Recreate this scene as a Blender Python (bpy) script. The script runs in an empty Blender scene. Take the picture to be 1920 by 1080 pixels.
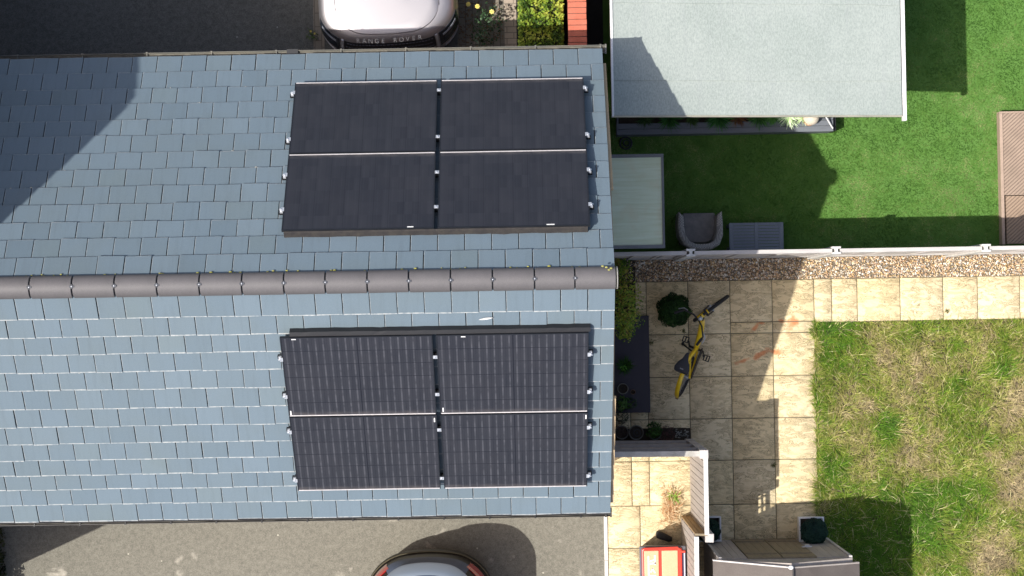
import bpy, math, random
import numpy as np
from mathutils import Vector, Matrix, Euler
random.seed(7); rng = np.random.default_rng(11)
scene = bpy.context.scene
col = scene.collection
PI = math.pi

# ------------------------------------------------------------------ camera (hovering over the roof, looking almost straight down)
F_PX, CAM_H, AX, AY, AZ = 3202.4, 24.8, 0.0178, 0.0079, -0.0167
CAM_R = Matrix.Rotation(AZ, 3, 'Z') @ Matrix.Rotation(AY, 3, 'Y') @ Matrix.Rotation(AX, 3, 'X')
cd = bpy.data.cameras.new('camera'); cam = bpy.data.objects.new('camera', cd); col.objects.link(cam)
cam.matrix_world = Matrix.Translation((0, 0, CAM_H)) @ CAM_R.to_4x4()
cd.sensor_width = 36; cd.lens = F_PX / 1920 * 36; cd.clip_end = 2000
scene.camera = cam
def at(px, py, z=0.0):
    "world point at height z seen at a photograph pixel (used to measure positions)"
    d = CAM_R @ Vector(((px - 960) / F_PX, -(py - 540) / F_PX, -1.0))
    t = (z - CAM_H) / d.z
    return Vector((d.x * t, d.y * t, z))

# ------------------------------------------------------------------ light
SUN = Vector((.588, .262, -1.0))
world = bpy.data.worlds.new('World'); scene.world = world; world.use_nodes = True
nt = world.node_tree; bg = nt.nodes['Background']
sky = nt.nodes.new('ShaderNodeTexSky'); sky.sky_type = 'NISHITA'; sky.sun_disc = False; sky.dust_density = 3.5; sky.ozone_density = .9; sky.air_density = .9
sky.sun_elevation = math.radians(57.2); sky.sun_rotation = math.atan2(-SUN.x, -SUN.y)
nt.links.new(sky.outputs[0], bg.inputs[0]); bg.inputs[1].default_value = 0.14
sl = bpy.data.lights.new('sun', 'SUN'); sl.energy = 4.6; sl.angle = math.radians(.5); sl.color = (1, .965, .90)
so = bpy.data.objects.new('sun', sl); col.objects.link(so); so.location = (-20, -10, 40)
so.rotation_euler = SUN.to_track_quat('-Z', 'Y').to_euler()
scene.view_settings.view_transform = 'Standard'; scene.view_settings.look = 'None'
scene.view_settings.exposure = 0.32; scene.view_settings.gamma = 1

# ------------------------------------------------------------------ materials
def newmat(name):
    m = bpy.data.materials.new(name); m.use_nodes = True
    n = m.node_tree; return m, n, n.nodes['Principled BSDF']
def nd(n, t, **k):
    x = n.nodes.new(t)
    for a, b in k.items(): setattr(x, a, b)
    return x
def mathn(n, op, a, b=None, c=None):
    x = nd(n, 'ShaderNodeMath', operation=op)
    for i, v in enumerate((a, b, c)):
        if v is None: continue
        if isinstance(v, (int, float)): x.inputs[i].default_value = v
        else: n.links.new(v, x.inputs[i])
    return x.outputs[0]
def mixc(n, fac, a, b, mode='MIX'):
    x = nd(n, 'ShaderNodeMix', data_type='RGBA', blend_type=mode)
    for i, v in ((0, fac), (6, a), (7, b)):
        if isinstance(v, (int, float)): x.inputs[i].default_value = v
        elif isinstance(v, tuple): x.inputs[i].default_value = (*v[:3], 1)
        else: n.links.new(v, x.inputs[i])
    return x.outputs[2]
def coord(n, sc=(1, 1, 1), rot=0):
    tc = nd(n, 'ShaderNodeTexCoord'); mp = nd(n, 'ShaderNodeMapping')
    mp.inputs['Scale'].default_value = sc; mp.inputs['Rotation'].default_value = (0, 0, rot)
    n.links.new(tc.outputs['Object'], mp.inputs[0]); return mp.outputs[0]
def noise(n, v, scale, detail=4, rough=.55, dist=0):
    x = nd(n, 'ShaderNodeTexNoise'); x.inputs['Scale'].default_value = scale
    x.inputs['Detail'].default_value = detail; x.inputs['Roughness'].default_value = rough
    x.inputs['Distortion'].default_value = dist
    n.links.new(v, x.inputs['Vector']); return x.outputs[0]
def ramp(n, fac, a, b):
    x = nd(n, 'ShaderNodeMapRange'); x.inputs[1].default_value = a; x.inputs[2].default_value = b
    n.links.new(fac, x.inputs[0]); return x.outputs[0]
def bump(n, h, s, d=.01):
    x = nd(n, 'ShaderNodeBump'); x.inputs['Strength'].default_value = s; x.inputs['Distance'].default_value = d
    n.links.new(h, x.inputs['Height']); return x.outputs[0]
def setc(n, p, c):
    if isinstance(c, tuple): p.inputs['Base Color'].default_value = (*c[:3], 1)
    else: n.links.new(c, p.inputs['Base Color'])
def M(name, c, rough=.7, metal=0, c2=None, big=3, fine=60, bmp=.2, bd=.004, coat=0, spec=.5, finev=.25, scale=(1, 1, 1)):
    "general surface: two colours blended by a broad and a fine noise"
    m, n, p = newmat(name); v = coord(n, scale)
    a = noise(n, v, big); b = noise(n, v, fine, 3, .7)
    c2 = c2 or tuple(x * .72 for x in c)
    cc = mixc(n, ramp(n, a, .35, .65), c, c2)
    cc = mixc(n, finev, cc, mixc(n, ramp(n, b, .3, .7), tuple(min(1, x * 1.35) for x in c), tuple(x * .55 for x in c)))
    setc(n, p, cc); p.inputs['Roughness'].default_value = rough; p.inputs['Metallic'].default_value = metal
    p.inputs['Coat Weight'].default_value = coat; p.inputs['Specular IOR Level'].default_value = spec
    if bmp: n.links.new(bump(n, b, bmp, bd), p.inputs['Normal'])
    return m
def Mattr(name, rough=.6, trans=.25, spec=.3):
    "leaf surface whose colour varies leaf by leaf"
    m, n, p = newmat(name); a = nd(n, 'ShaderNodeAttribute', attribute_name='Col')
    n.links.new(a.outputs['Color'], p.inputs['Base Color']); p.inputs['Roughness'].default_value = rough
    p.inputs['Specular IOR Level'].default_value = spec
    if trans:
        t = nd(n, 'ShaderNodeBsdfTranslucent'); n.links.new(a.outputs['Color'], t.inputs[0])
        mx = nd(n, 'ShaderNodeMixShader'); mx.inputs[0].default_value = trans
        n.links.new(p.outputs[0], mx.inputs[1]); n.links.new(t.outputs[0], mx.inputs[2])
        n.links.new(mx.outputs[0], n.nodes['Material Output'].inputs[0])
    return m

def asphalt(name, c, c2, speck, patch=None, pf=(.6, .7)):
    m, n, p = newmat(name); v = coord(n)
    base = mixc(n, ramp(n, noise(n, v, .7, 5), .35, .65), c, c2)
    vo = nd(n, 'ShaderNodeTexVoronoi'); vo.inputs['Scale'].default_value = 95; n.links.new(v, vo.inputs['Vector'])
    hs = nd(n, 'ShaderNodeSeparateColor'); n.links.new(vo.outputs['Color'], hs.inputs[0])
    base = mixc(n, .5, base, mixc(n, hs.outputs[0], tuple(x * .45 for x in c), speck))
    base = mixc(n, .25, base, mixc(n, ramp(n, noise(n, v, 14, 6), .35, .65), tuple(x * .6 for x in c), speck))
    v3 = nd(n, 'ShaderNodeTexVoronoi'); v3.inputs['Scale'].default_value = 2.6; n.links.new(v, v3.inputs['Vector'])
    base = mixc(n, mathn(n, 'MULTIPLY', mathn(n, 'LESS_THAN', v3.outputs['Distance'], .035), .6), base, tuple(min(.8, x * 2.2) for x in speck))
    if patch:
        base = mixc(n, mathn(n, 'MULTIPLY', ramp(n, noise(n, v, 2.4, 5, .6, .4), *pf), .75), base, patch)
    setc(n, p, base); p.inputs['Roughness'].default_value = .9; p.inputs['Specular IOR Level'].default_value = .25
    n.links.new(bump(n, hs.outputs[1], .35, .004), p.inputs['Normal']); return m
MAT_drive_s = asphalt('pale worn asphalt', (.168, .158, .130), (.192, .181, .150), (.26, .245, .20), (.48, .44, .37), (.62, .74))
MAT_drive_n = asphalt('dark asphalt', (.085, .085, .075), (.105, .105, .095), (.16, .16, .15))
MAT_ground = asphalt('far ground', (.10, .10, .08), (.14, .13, .10), (.18, .18, .15))

def tile_mat(name):
    m, n, p = newmat(name); v = coord(n)
    a = nd(n, 'ShaderNodeAttribute', attribute_name='Col'); s = nd(n, 'ShaderNodeSeparateColor'); n.links.new(a.outputs['Color'], s.inputs[0])
    c = mixc(n, s.outputs[0], (.104, .146, .182), (.134, .180, .219))
    c = mixc(n, mathn(n, 'MULTIPLY', ramp(n, noise(n, v, 1.1, 5), .45, .7), .45), c, (.118, .148, .152))
    st = noise(n, coord(n, (9, 1, 1)), 2.2, 4)                      # run-off streaks down the slope
    c = mixc(n, mathn(n, 'MULTIPLY', ramp(n, st, .5, .75), .3), c, (.078, .104, .122))
    c = mixc(n, .22, c, mixc(n, ramp(n, noise(n, v, 170, 2, .8), .35, .65), (.075, .105, .13), (.19, .235, .265)))
    c = mixc(n, s.outputs[2], c, (.15, .17, .085))                  # lichen on a few tiles
    e = mixc(n, ramp(n, noise(n, v, 23, 4), .38, .66), (.44, .45, .44), (.22, .25, .27))
    c = mixc(n, s.outputs[1], c, e)                                  # worn leading edge; also the sunlit look painted on left edges
    setc(n, p, c); p.inputs['Roughness'].default_value = .62
    n.links.new(bump(n, noise(n, v, 130, 3), .15, .003), p.inputs['Normal']); return m
MAT_tile = tile_mat('slate grey concrete tile')
MAT_ridge = M('mauve grey ridge tile', (.122, .113, .116), .6, c2=(.092, .086, .088), big=2.2, fine=90, bmp=.2)
MAT_mortar = M('grey mortar', (.30, .29, .27), .9, fine=80)
MAT_clip = M('steel clip', (.55, .58, .62), .35, .6, bmp=0)
MAT_black = M('black plastic', (.014, .014, .016), .45, bmp=0)
MAT_rubber = M('black rubber', (.02, .02, .022), .8, fine=90)
MAT_gutter_s = M('dark brown gutter', (.05, .045, .04), .45, bmp=.1)
MAT_silt = M('gutter silt', (.17, .155, .125), .9, c2=(.07, .065, .055), big=9, fine=50)
MAT_gutter_n = M('weathered grey gutter', (.135, .135, .12), .6, c2=(.21, .19, .15), big=2.5, fine=60)
MAT_barge = M('tan painted board', (.50, .37, .22), .6, c2=(.44, .33, .21))
MAT_felt_under = M('roof underlay', (.02, .02, .022), .9)
MAT_alu = M('bright aluminium', (.66, .67, .70), .4, .6, bmp=0)
MAT_glint_edge = M('frame edge with painted glint', (.64, .60, .60), .5, .1, c2=(.52, .48, .47), big=6, fine=40, bmp=.05)  # pale tone stands in for sun glint on the black frame
MAT_frame = M('black anodised frame', (.020, .022, .028), .38, .3, bmp=0)
MAT_white = M('white paint', (.80, .79, .77), .5, c2=(.72, .71, .69), bmp=.05)
MAT_concrete = M('white concrete', (.68, .66, .62), .8, c2=(.5, .48, .45), big=8)
MAT_render = M('pale render', (.5, .47, .42), .85)

def brick_mat(name, a, b, mortar, w=.225, h=.075, rot=False):
    m, n, p = newmat(name); v = coord(n)
    if rot:
        mp = nd(n, 'ShaderNodeMapping'); mp.inputs['Rotation'].default_value = rot; n.links.new(v, mp.inputs[0]); v = mp.outputs[0]
    t = nd(n, 'ShaderNodeTexBrick'); n.links.new(v, t.inputs['Vector'])
    t.inputs['Color1'].default_value = (*a, 1); t.inputs['Color2'].default_value = (*b, 1); t.inputs['Mortar'].default_value = (*mortar, 1)
    t.inputs['Scale'].default_value = 1; t.inputs['Brick Width'].default_value = w; t.inputs['Row Height'].default_value = h
    t.inputs['Mortar Size'].default_value = .006; t.inputs['Bias'].default_value = 0
    c = mixc(n, .3, t.outputs[0], mixc(n, noise(n, v, 40, 4), tuple(x * .4 for x in a), tuple(min(1, x * 1.5) for x in b)))
    setc(n, p, c); p.inputs['Roughness'].default_value = .85
    n.links.new(bump(n, t.outputs[1], -.4, .004), p.inputs['Normal']); return m
MAT_wallbrick = brick_mat('buff brick', (.38, .27, .18), (.30, .20, .14), (.45, .42, .38), rot=(PI / 2, 0, 0))

def panel_mat(name, dash):
    m, n, p = newmat(name); tc = nd(n, 'ShaderNodeTexCoord'); sx = nd(n, 'ShaderNodeSeparateXYZ'); n.links.new(tc.outputs['Object'], sx.inputs[0])
    X, Y = sx.outputs[0], sx.outputs[1]
    def line(v, per, half, off=0):
        q = mathn(n, 'ADD', v, off); q = mathn(n, 'PINGPONG', q, per / 2)
        return mathn(n, 'LESS_THAN', q, half)
    row = line(Y, .1860, .0035, -.009)
    if dash < .3: row = mathn(n, 'MULTIPLY', line(X, .1690, .0030, -.016), .5)
    cen = mathn(n, 'LESS_THAN', mathn(n, 'ABSOLUTE', mathn(n, 'SUBTRACT', X, .861)), .006)
    colm = line(X, .0845, .0016, -.016)
    dsh = line(X, .0845, .0085, -.058)
    fine = line(Y, .0155, .0028)
    tc2 = coord(n); nz = noise(n, tc2, 11, 3); nb = noise(n, tc2, 2.0, 3)
    cellv = nd(n, 'ShaderNodeTexWhiteNoise', noise_dimensions='2D'); cb = nd(n, 'ShaderNodeCombineXYZ')
    n.links.new(mathn(n, 'FLOOR', mathn(n, 'DIVIDE', X, .0845)), cb.inputs[0]); n.links.new(mathn(n, 'FLOOR', mathn(n, 'DIVIDE', Y, .186)), cb.inputs[1]); n.links.new(cb.outputs[0], cellv.inputs[0])
    c = mixc(n, cellv.outputs[0], (.0165, .0168, .0222), (.0228, .0230, .0290))
    c = mixc(n, mathn(n, 'MULTIPLY', fine, .30 * (1 if dash > .3 else .35)), c, (.05, .05, .057))
    dd = mathn(n, 'MULTIPLY', dsh, mathn(n, 'MULTIPLY', ramp(n, nz, .25, .6), dash))
    dd = mathn(n, 'MULTIPLY', dd, mathn(n, 'SUBTRACT', 1.0, mathn(n, 'MULTIPLY', fine, .4)))
    c = mixc(n, dd, c, (.080, .080, .092))
    c = mixc(n, mathn(n, 'MULTIPLY', ramp(n, nb, .4, .75), .18), c, (.05, .046, .05))
    dark = mathn(n, 'MAXIMUM', mathn(n, 'MAXIMUM', row, mathn(n, 'MULTIPLY', cen, 1.0 if dash > .3 else .25)), mathn(n, 'MULTIPLY', colm, .75 if dash > .3 else .12))
    c = mixc(n, mathn(n, 'MULTIPLY', dark, .85), c, (.006, .006, .010))
    # dirt gathering along the lower (eaves) edge of the glass
    dirt = mathn(n, 'MULTIPLY', ramp(n, Y, .07, .02), ramp(n, noise(n, coord(n, (1, 3, 1)), 6, 4), .3, .7))
    c = mixc(n, mathn(n, 'MULTIPLY', dirt, .45), c, (.16, .14, .13))
    setc(n, p, c); p.inputs['Roughness'].default_value = .22; p.inputs['Specular IOR Level'].default_value = .4; return m
MAT_cellS = panel_mat('solar cells with visible ribbons', .85)
MAT_cellN = panel_mat('solar cells muted for glare', .05)  # same cells; ribbon contrast lowered in the colour to imitate glare

def slab_mat(name, a, b, c3, dark):
    m, n, p = newmat(name); v = coord(n)
    at_ = nd(n, 'ShaderNodeAttribute', attribute_name='Col'); s = nd(n, 'ShaderNodeSeparateColor'); n.links.new(at_.outputs['Color'], s.inputs[0])
    # each slab shifts the texture so the riven veins do not run on into its neighbour
    add = nd(n, 'ShaderNodeVectorMath', operation='MULTIPLY_ADD'); n.links.new(at_.outputs['Color'], add.inputs[0]); add.inputs[1].default_value = (37, 23, 11); n.links.new(v, add.inputs[2]); w = add.outputs[0]
    c = mixc(n, ramp(n, noise(n, w, 2.5, 5), .35, .65), a, b)
    c = mixc(n, mathn(n, 'MULTIPLY', s.outputs[0], .5), c, c3)
    st = nd(n, 'ShaderNodeMapping'); st.inputs['Rotation'].default_value = (0, 0, .7); st.inputs['Scale'].default_value = (1.6, 4.2, 1); n.links.new(w, st.inputs[0])
    ve = noise(n, st.outputs[0], 3.2, 6, .62, .9)
    vein = mathn(n, 'LESS_THAN', mathn(n, 'ABSOLUTE', mathn(n, 'SUBTRACT', ve, .5)), .012)
    vein2 = mathn(n, 'LESS_THAN', mathn(n, 'ABSOLUTE', mathn(n, 'SUBTRACT', ve, .58)), .010)
    vm = mathn(n, 'MULTIPLY', mathn(n, 'MAXIMUM', vein, vein2), mathn(n, 'MULTIPLY', ramp(n, noise(n, w, 5, 2), .38, .52), .95))
    c = mixc(n, mathn(n, 'MULTIPLY', ramp(n, ve, .46, .60), .50), c, dark)
    c = mixc(n, vm, c, tuple(x * .45 for x in dark))
    c = mixc(n, .16, c, mixc(n, ramp(n, noise(n, v, 80, 3, .8), .3, .7), dark, tuple(min(.9, x * 1.3) for x in a)))
    # rust spill: three drifting blotches near the middle of the patio
    sx = nd(n, 'ShaderNodeSeparateXYZ'); n.links.new(v, sx.inputs[0]); wob = noise(n, v, 7, 5, .6)
    mask = None
    for (x, y, rx, ry, an) in ((3.16, -.66, .13, .035, .25), (3.40, -.57, .16, .045, .5), (3.33, -.18, .07, .04, .9), (3.42, -.12, .05, .03, 0), (3.70, -.10, .05, .03, 0), (3.62, -.55, .1, .035, -.2), (3.86, -.16, .12, .08, 1.2)):
        ca, sa = math.cos(an), math.sin(an)
        dx = mathn(n, 'SUBTRACT', sx.outputs[0], x); dy = mathn(n, 'SUBTRACT', sx.outputs[1], y)
        u = mathn(n, 'DIVIDE', mathn(n, 'ADD', mathn(n, 'MULTIPLY', dx, ca), mathn(n, 'MULTIPLY', dy, sa)), rx)
        q = mathn(n, 'DIVIDE', mathn(n, 'SUBTRACT', mathn(n, 'MULTIPLY', dy, ca), mathn(n, 'MULTIPLY', dx, sa)), ry)
        r = mathn(n, 'SQRT', mathn(n, 'ADD', mathn(n, 'MULTIPLY', u, u), mathn(n, 'MULTIPLY', q, q)))
        r = mathn(n, 'ADD', r, mathn(n, 'MULTIPLY', mathn(n, 'SUBTRACT', wob, .5), 3.4))
        g = ramp(n, r, 1.15, .5)
        mask = g if mask is None else mathn(n, 'MAXIMUM', mask, g)
    c = mixc(n, mathn(n, 'MULTIPLY', mask, .75), c, (.62, .20, .07))
    setc(n, p, c); p.inputs['Roughness'].default_value = .75; p.inputs['Specular IOR Level'].default_value = .3
    n.links.new(bump(n, ve, .9, .03), p.inputs['Normal']); return m
MAT_slab = slab_mat('riven sandstone slab', (.79, .64, .38), (.73, .575, .33), (.70, .60, .43), (.40, .295, .16))
MAT_joint = M('dirty slab joint', (.20, .17, .12), .95, c2=(.12, .12, .06), big=7, fine=60)
MAT_gravbase = M('gravel bed', (.20, .16, .11), .95, c2=(.12, .10, .07), big=12)
def felt_mat():
    m, n, p = newmat('mineral felt'); v = coord(n)
    c = mixc(n, ramp(n, noise(n, v, 1.3, 5), .35, .65), (.285, .325, .295), (.345, .38, .35))
    g = noise(n, coord(n, (1, .45, 1)), 60, 3, .8)
    c = mixc(n, .42, c, mixc(n, ramp(n, g, .34, .66), (.18, .21, .195), (.44, .475, .445)))
    s = noise(n, coord(n, (3.2, .25, 1)), 2.4, 3)                     # soft vertical water marks
    c = mixc(n, mathn(n, 'MULTIPLY', ramp(n, s, .55, .75), .25), c, (.27, .29, .29))
    setc(n, p, c); p.inputs['Roughness'].default_value = .9; n.links.new(bump(n, g, .3, .004), p.inputs['Normal']); return m
MAT_felt = felt_mat()
MAT_felt2 = M('brown grey felt', (.115, .095, .085), .9, c2=(.15, .13, .115), big=4, fine=120, finev=.5)
MAT_turf = M('neighbour turf base', (.075, .175, .026), .95, c2=(.095, .20, .04), big=4, fine=40)
MAT_lawnbase = M('rough lawn soil', (.05, .05, .018), .95, c2=(.09, .07, .04), big=3, fine=30)
MAT_leaf = Mattr('leaf'); MAT_blade = Mattr('grass blade', .7, .3)
MAT_pebble = Mattr('pebble', .7, 0); MAT_petal = Mattr('petal', .6, .2)
MAT_soil = M('dark soil', (.035, .028, .02), .98, c2=(.06, .045, .03), big=14, fine=50, bmp=.8, bd=.02)
MAT_wood_grey = M('grey weathered timber', (.44, .39, .35), .85, c2=(.36, .31, .27), big=2, fine=30, scale=(8, 8, 1))
MAT_wood_light = M('bleached timber', (.60, .56, .53), .85, c2=(.46, .42, .40), big=3, fine=40, scale=(2, 2, 6))
MAT_cap = M('sunbleached cap', (.66, .645, .62), .8, c2=(.56, .54, .52), big=6)
MAT_wood_tan = M('tan timber', (.42, .28, .13), .8, c2=(.34, .22, .11), big=2, scale=(8, 8, 1))
MAT_wood_brown = M('brown door boards', (.27, .21, .13), .8, c2=(.20, .16, .10), big=3, fine=30, scale=(8, 8, 1))
MAT_comp = M('charcoal composite', (.16, .175, .195), .6, c2=(.13, .14, .16), big=3, fine=50, scale=(1, 10, 1))
MAT_slate = M('dark purple slate deck', (.045, .040, .052), .7, c2=(.038, .034, .046), big=5, fine=70)

# ------------------------------------------------------------------ mesh helpers
class MB:
    def __init__(s): s.v = []; s.f = []; s.m = []; s.mi = 0
    def add(s, vs, fs):
        o = len(s.v); s.v += [tuple(x) for x in vs]; s.f += [tuple(i + o for i in f) for f in fs]; s.m += [s.mi] * len(fs); return s
    def box(s, x0, x1, y0, y1, z0, z1, T=None):
        vs = [Vector((x, y, z)) for x in (x0, x1) for y in (y0, y1) for z in (z0, z1)]
        if T is not None: vs = [T @ v for v in vs]
        return s.add(vs, [(0, 1, 3, 2), (4, 6, 7, 5), (0, 4, 5, 1), (2, 3, 7, 6), (0, 2, 6, 4), (1, 5, 7, 3)])
    def tube(s, pts, r, n=8, cap=True):
        pts = [Vector(p) for p in pts]; rs = r if isinstance(r, (list, tuple)) else [r] * len(pts); rings = []; prev = None
        for i, p in enumerate(pts):
            d = (pts[min(i + 1, len(pts) - 1)] - pts[max(i - 1, 0)]).normalized()
            if prev is None:
                u = d.orthogonal().normalized()
            else:
                u = (prev - d * prev.dot(d)).normalized()
            prev = u; w = d.cross(u)
            rings.append([p + (u * math.cos(2 * PI * k / n) + w * math.sin(2 * PI * k / n)) * rs[i] for k in range(n)])
        return s.rings(rings, cap)
    def rings(s, rings, cap=True, close=True, capstart=None, capend=None):
        n = len(rings[0]); vs = [v for r in rings for v in r]; fs = []
        for i in range(len(rings) - 1):
            for k in range(n if close else n - 1):
                a, b = i * n + k, i * n + (k + 1) % n; fs.append((a, b, b + n, a + n))
        if cap if capstart is None else capstart: fs.append(tuple(range(n))[::-1])
        if cap if capend is None else capend: fs.append(tuple((len(rings) - 1) * n + k for k in range(n)))
        return s.add(vs, fs)
    def lathe(s, prof, c=(0, 0, 0), n=24, cap=True):
        return s.rings([[Vector((c[0] + r * math.cos(2 * PI * k / n), c[1] + r * math.sin(2 * PI * k / n), c[2] + z)) for k in range(n)] for r, z in prof], cap)
    def prism(s, poly, z0, z1, T=None):
        n = len(poly); vs = [Vector((x, y, z0)) for x, y in poly] + [Vector((x, y, z1)) for x, y in poly]
        if T is not None: vs = [T @ v for v in vs]
        return s.add(vs, [tuple(range(n))[::-1], tuple(range(n, 2 * n))] + [(k, (k + 1) % n, n + (k + 1) % n, n + k) for k in range(n)])
    def torus(s, R, r, T, n=40, m=10, a0=0, a1=2 * PI, sq=1):
        full = abs(a1 - a0 - 2 * PI) < 1e-6; rings = []
        for i in range(n + (0 if full else 1)):
            a = a0 + (a1 - a0) * i / n; c = Vector((math.cos(a), 0, math.sin(a)))
            rings.append([T @ (c * (R + r * math.cos(2 * PI * k / m)) + Vector((0, sq * r * math.sin(2 * PI * k / m), 0))) for k in range(m)])
        if full: rings.append(rings[0])
        return s.rings(rings, cap=not full)
    def blob(s, c, rx, ry, rz, n=14, m=9, T=None):
        rings = []
        for i in range(m + 1):
            t = PI * i / m; rr = max(math.sin(t), .02)
            rings.append([Vector((c[0] + rx * rr * math.cos(2 * PI * k / n), c[1] + ry * rr * math.sin(2 * PI * k / n), c[2] - rz * math.cos(t))) for k in range(n)])
        if T is not None: rings = [[T @ v for v in r] for r in rings]
        return s.rings(rings)
    def build(s, name, mat, parent=None, smooth=False, loc=None, col_=None, bevel=0, kind=None):
        me = bpy.data.meshes.new(name)
        org = Vector(loc) if loc is not None else Vector((0, 0, 0))
        me.from_pydata([tuple(Vector(v) - org) for v in s.v], [], s.f)
        for m in (mat if isinstance(mat, (list, tuple)) else [mat]): me.materials.append(m)
        if any(s.m): me.polygons.foreach_set('material_index', s.m)
        o = bpy.data.objects.new(name, me); col.objects.link(o)
        if loc is not None: o.location = org
        if parent is not None:
            o.parent = parent
        me.validate(); me.update()
        import bmesh
        b = bmesh.new(); b.from_mesh(me); bmesh.ops.recalc_face_normals(b, faces=b.faces); b.to_mesh(me); b.free()
        if smooth:
            me.polygons.foreach_set('use_smooth', [True] * len(me.polygons))
            try: me.set_sharp_from_angle(angle=math.radians(40))
            except Exception: pass
        if bevel:
            bv = o.modifiers.new('bevel', 'BEVEL'); bv.width = bevel; bv.segments = 2; bv.limit_method = 'ANGLE'; bv.angle_limit = .6
        if kind: o['kind'] = kind
        return o
def cam_yaw(a, c=(0, 0, 0)): return Matrix.Translation(c) @ Matrix.Rotation(a, 4, 'Z')
def tag(o, label=None, cat=None, group=None, kind=None):
    if label: o['label'] = label
    if cat: o['category'] = cat
    if group: o['group'] = group
    if kind: o['kind'] = kind
    return o
def empty(name, loc=(0, 0, 0), label=None, cat=None, group=None, rz=0):
    o = bpy.data.objects.new(name, None); o.empty_display_size = .1; col.objects.link(o)
    o.location = loc; o.rotation_euler = (0, 0, rz); return tag(o, label, cat, group)
def copy_tree(o, parent=None):
    c = o.copy(); col.objects.link(c); c.parent = parent
    for ch in [x for x in bpy.data.objects if x.parent == o and x != c]: copy_tree(ch, c)
    return c
def npmesh(name, V, Fc, k, mat, cols=None, parent=None, kind=None):
    "fast mesh from numpy: V (n,3), Fc (m,k) faces, cols (n,3)"
    me = bpy.data.meshes.new(name); V = np.asarray(V, np.float32); Fc = np.asarray(Fc, np.int32)
    me.vertices.add(len(V)); me.vertices.foreach_set('co', V.ravel())
    me.loops.add(Fc.size); me.loops.foreach_set('vertex_index', Fc.ravel())
    me.polygons.add(len(Fc)); me.polygons.foreach_set('loop_start', np.arange(0, Fc.size, k, dtype=np.int32)); me.polygons.foreach_set('loop_total', np.full(len(Fc), k, np.int32))
    me.materials.append(mat); me.update(calc_edges=True); me.validate()
    if cols is not None:
        a = me.color_attributes.new('Col', 'FLOAT_COLOR', 'POINT'); a.data.foreach_set('color', np.c_[cols, np.ones(len(cols))].astype(np.float32).ravel())
    o = bpy.data.objects.new(name, me); col.objects.link(o)
    if parent is not None: o.parent = parent
    if kind: o['kind'] = kind
    return o
_lat = rng.random((64, 64, 64)).astype(np.float32)
def vnoise(P, sc, off=0):
    P = np.asarray(P) * sc + 17.3 + off; i = np.floor(P).astype(int); f = P - i; f = f * f * (3 - 2 * f); r = 0
    if P.shape[1] == 2: P = np.c_[P, np.zeros(len(P))]; i = np.c_[i, np.zeros(len(P), int)]; f = np.c_[f, np.zeros(len(P))]
    for dx in (0, 1):
        for dy in (0, 1):
            for dz in (0, 1):
                w = (f[:, 0] if dx else 1 - f[:, 0]) * (f[:, 1] if dy else 1 - f[:, 1]) * (f[:, 2] if dz else 1 - f[:, 2])
                r = r + w * _lat[(i[:, 0] + dx) % 64, (i[:, 1] + dy) % 64, (i[:, 2] + dz) % 64]
    return r
def fbm(P, sc, off=0): return (vnoise(P, sc, off) + .5 * vnoise(P, sc * 2.1, off + 5) + .25 * vnoise(P, sc * 4.3, off + 9)) / 1.75
def unit(a): return a / np.maximum(np.linalg.norm(a, axis=1, keepdims=True), 1e-6)
def leaves(name, P, N, size, cols, mat=None, parent=None, aspect=.5, kind=None):
    "one four-sided leaf per point: P centre, N facing, size length"
    mat = mat or MAT_leaf; n = len(P); N = unit(N); t = unit(np.cross(N, rng.normal(size=(n, 3)))); b = np.cross(N, t)
    size = np.broadcast_to(np.asarray(size).reshape(-1, 1), (n, 1)) if np.ndim(size) else np.full((n, 1), size)
    V = np.stack([P - t * size * .5, P + b * size * aspect * .5 + N * size * .07, P + t * size * .5, P - b * size * aspect * .5 + N * size * .07], 1).reshape(-1, 3)
    return npmesh(name, V, np.arange(4 * n).reshape(n, 4), 4, mat, np.repeat(cols, 4, 0), parent, kind)
def blades(name, P, L, W, elev, mat, cols, parent=None, az=None, kind=None):
    "grass blades: bent two-piece strips rising from P"
    n = len(P); az = rng.random(n) * 2 * PI if az is None else az
    d = np.c_[np.cos(az), np.sin(az), np.zeros(n)]; s = np.c_[-np.sin(az), np.cos(az), np.zeros(n)]
    e1 = elev; e2 = elev * .35; L = L.reshape(-1, 1); W = W.reshape(-1, 1)
    mid = P + L * .5 * (d * np.cos(e1)[:, None] + np.array([0, 0, 1]) * np.sin(e1)[:, None])
    tip = mid + L * .5 * (d * np.cos(e2)[:, None] + np.array([0, 0, 1]) * np.sin(e2)[:, None])
    V = np.stack([P - s * W / 2, P + s * W / 2, mid + s * W * .4, mid - s * W * .4, tip + s * W * .06, tip - s * W * .06], 1).reshape(-1, 3)
    b = np.arange(n)[:, None] * 6; Fc = np.concatenate([b + np.array([0, 1, 2, 3]), b + np.array([3, 2, 4, 5])], 0)
    return npmesh(name, V, Fc, 4, mat, np.repeat(cols, 6, 0), parent, kind)
def lerp(a, b, t): return np.asarray(a) * (1 - t[:, None]) + np.asarray(b) * t[:, None]

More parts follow.
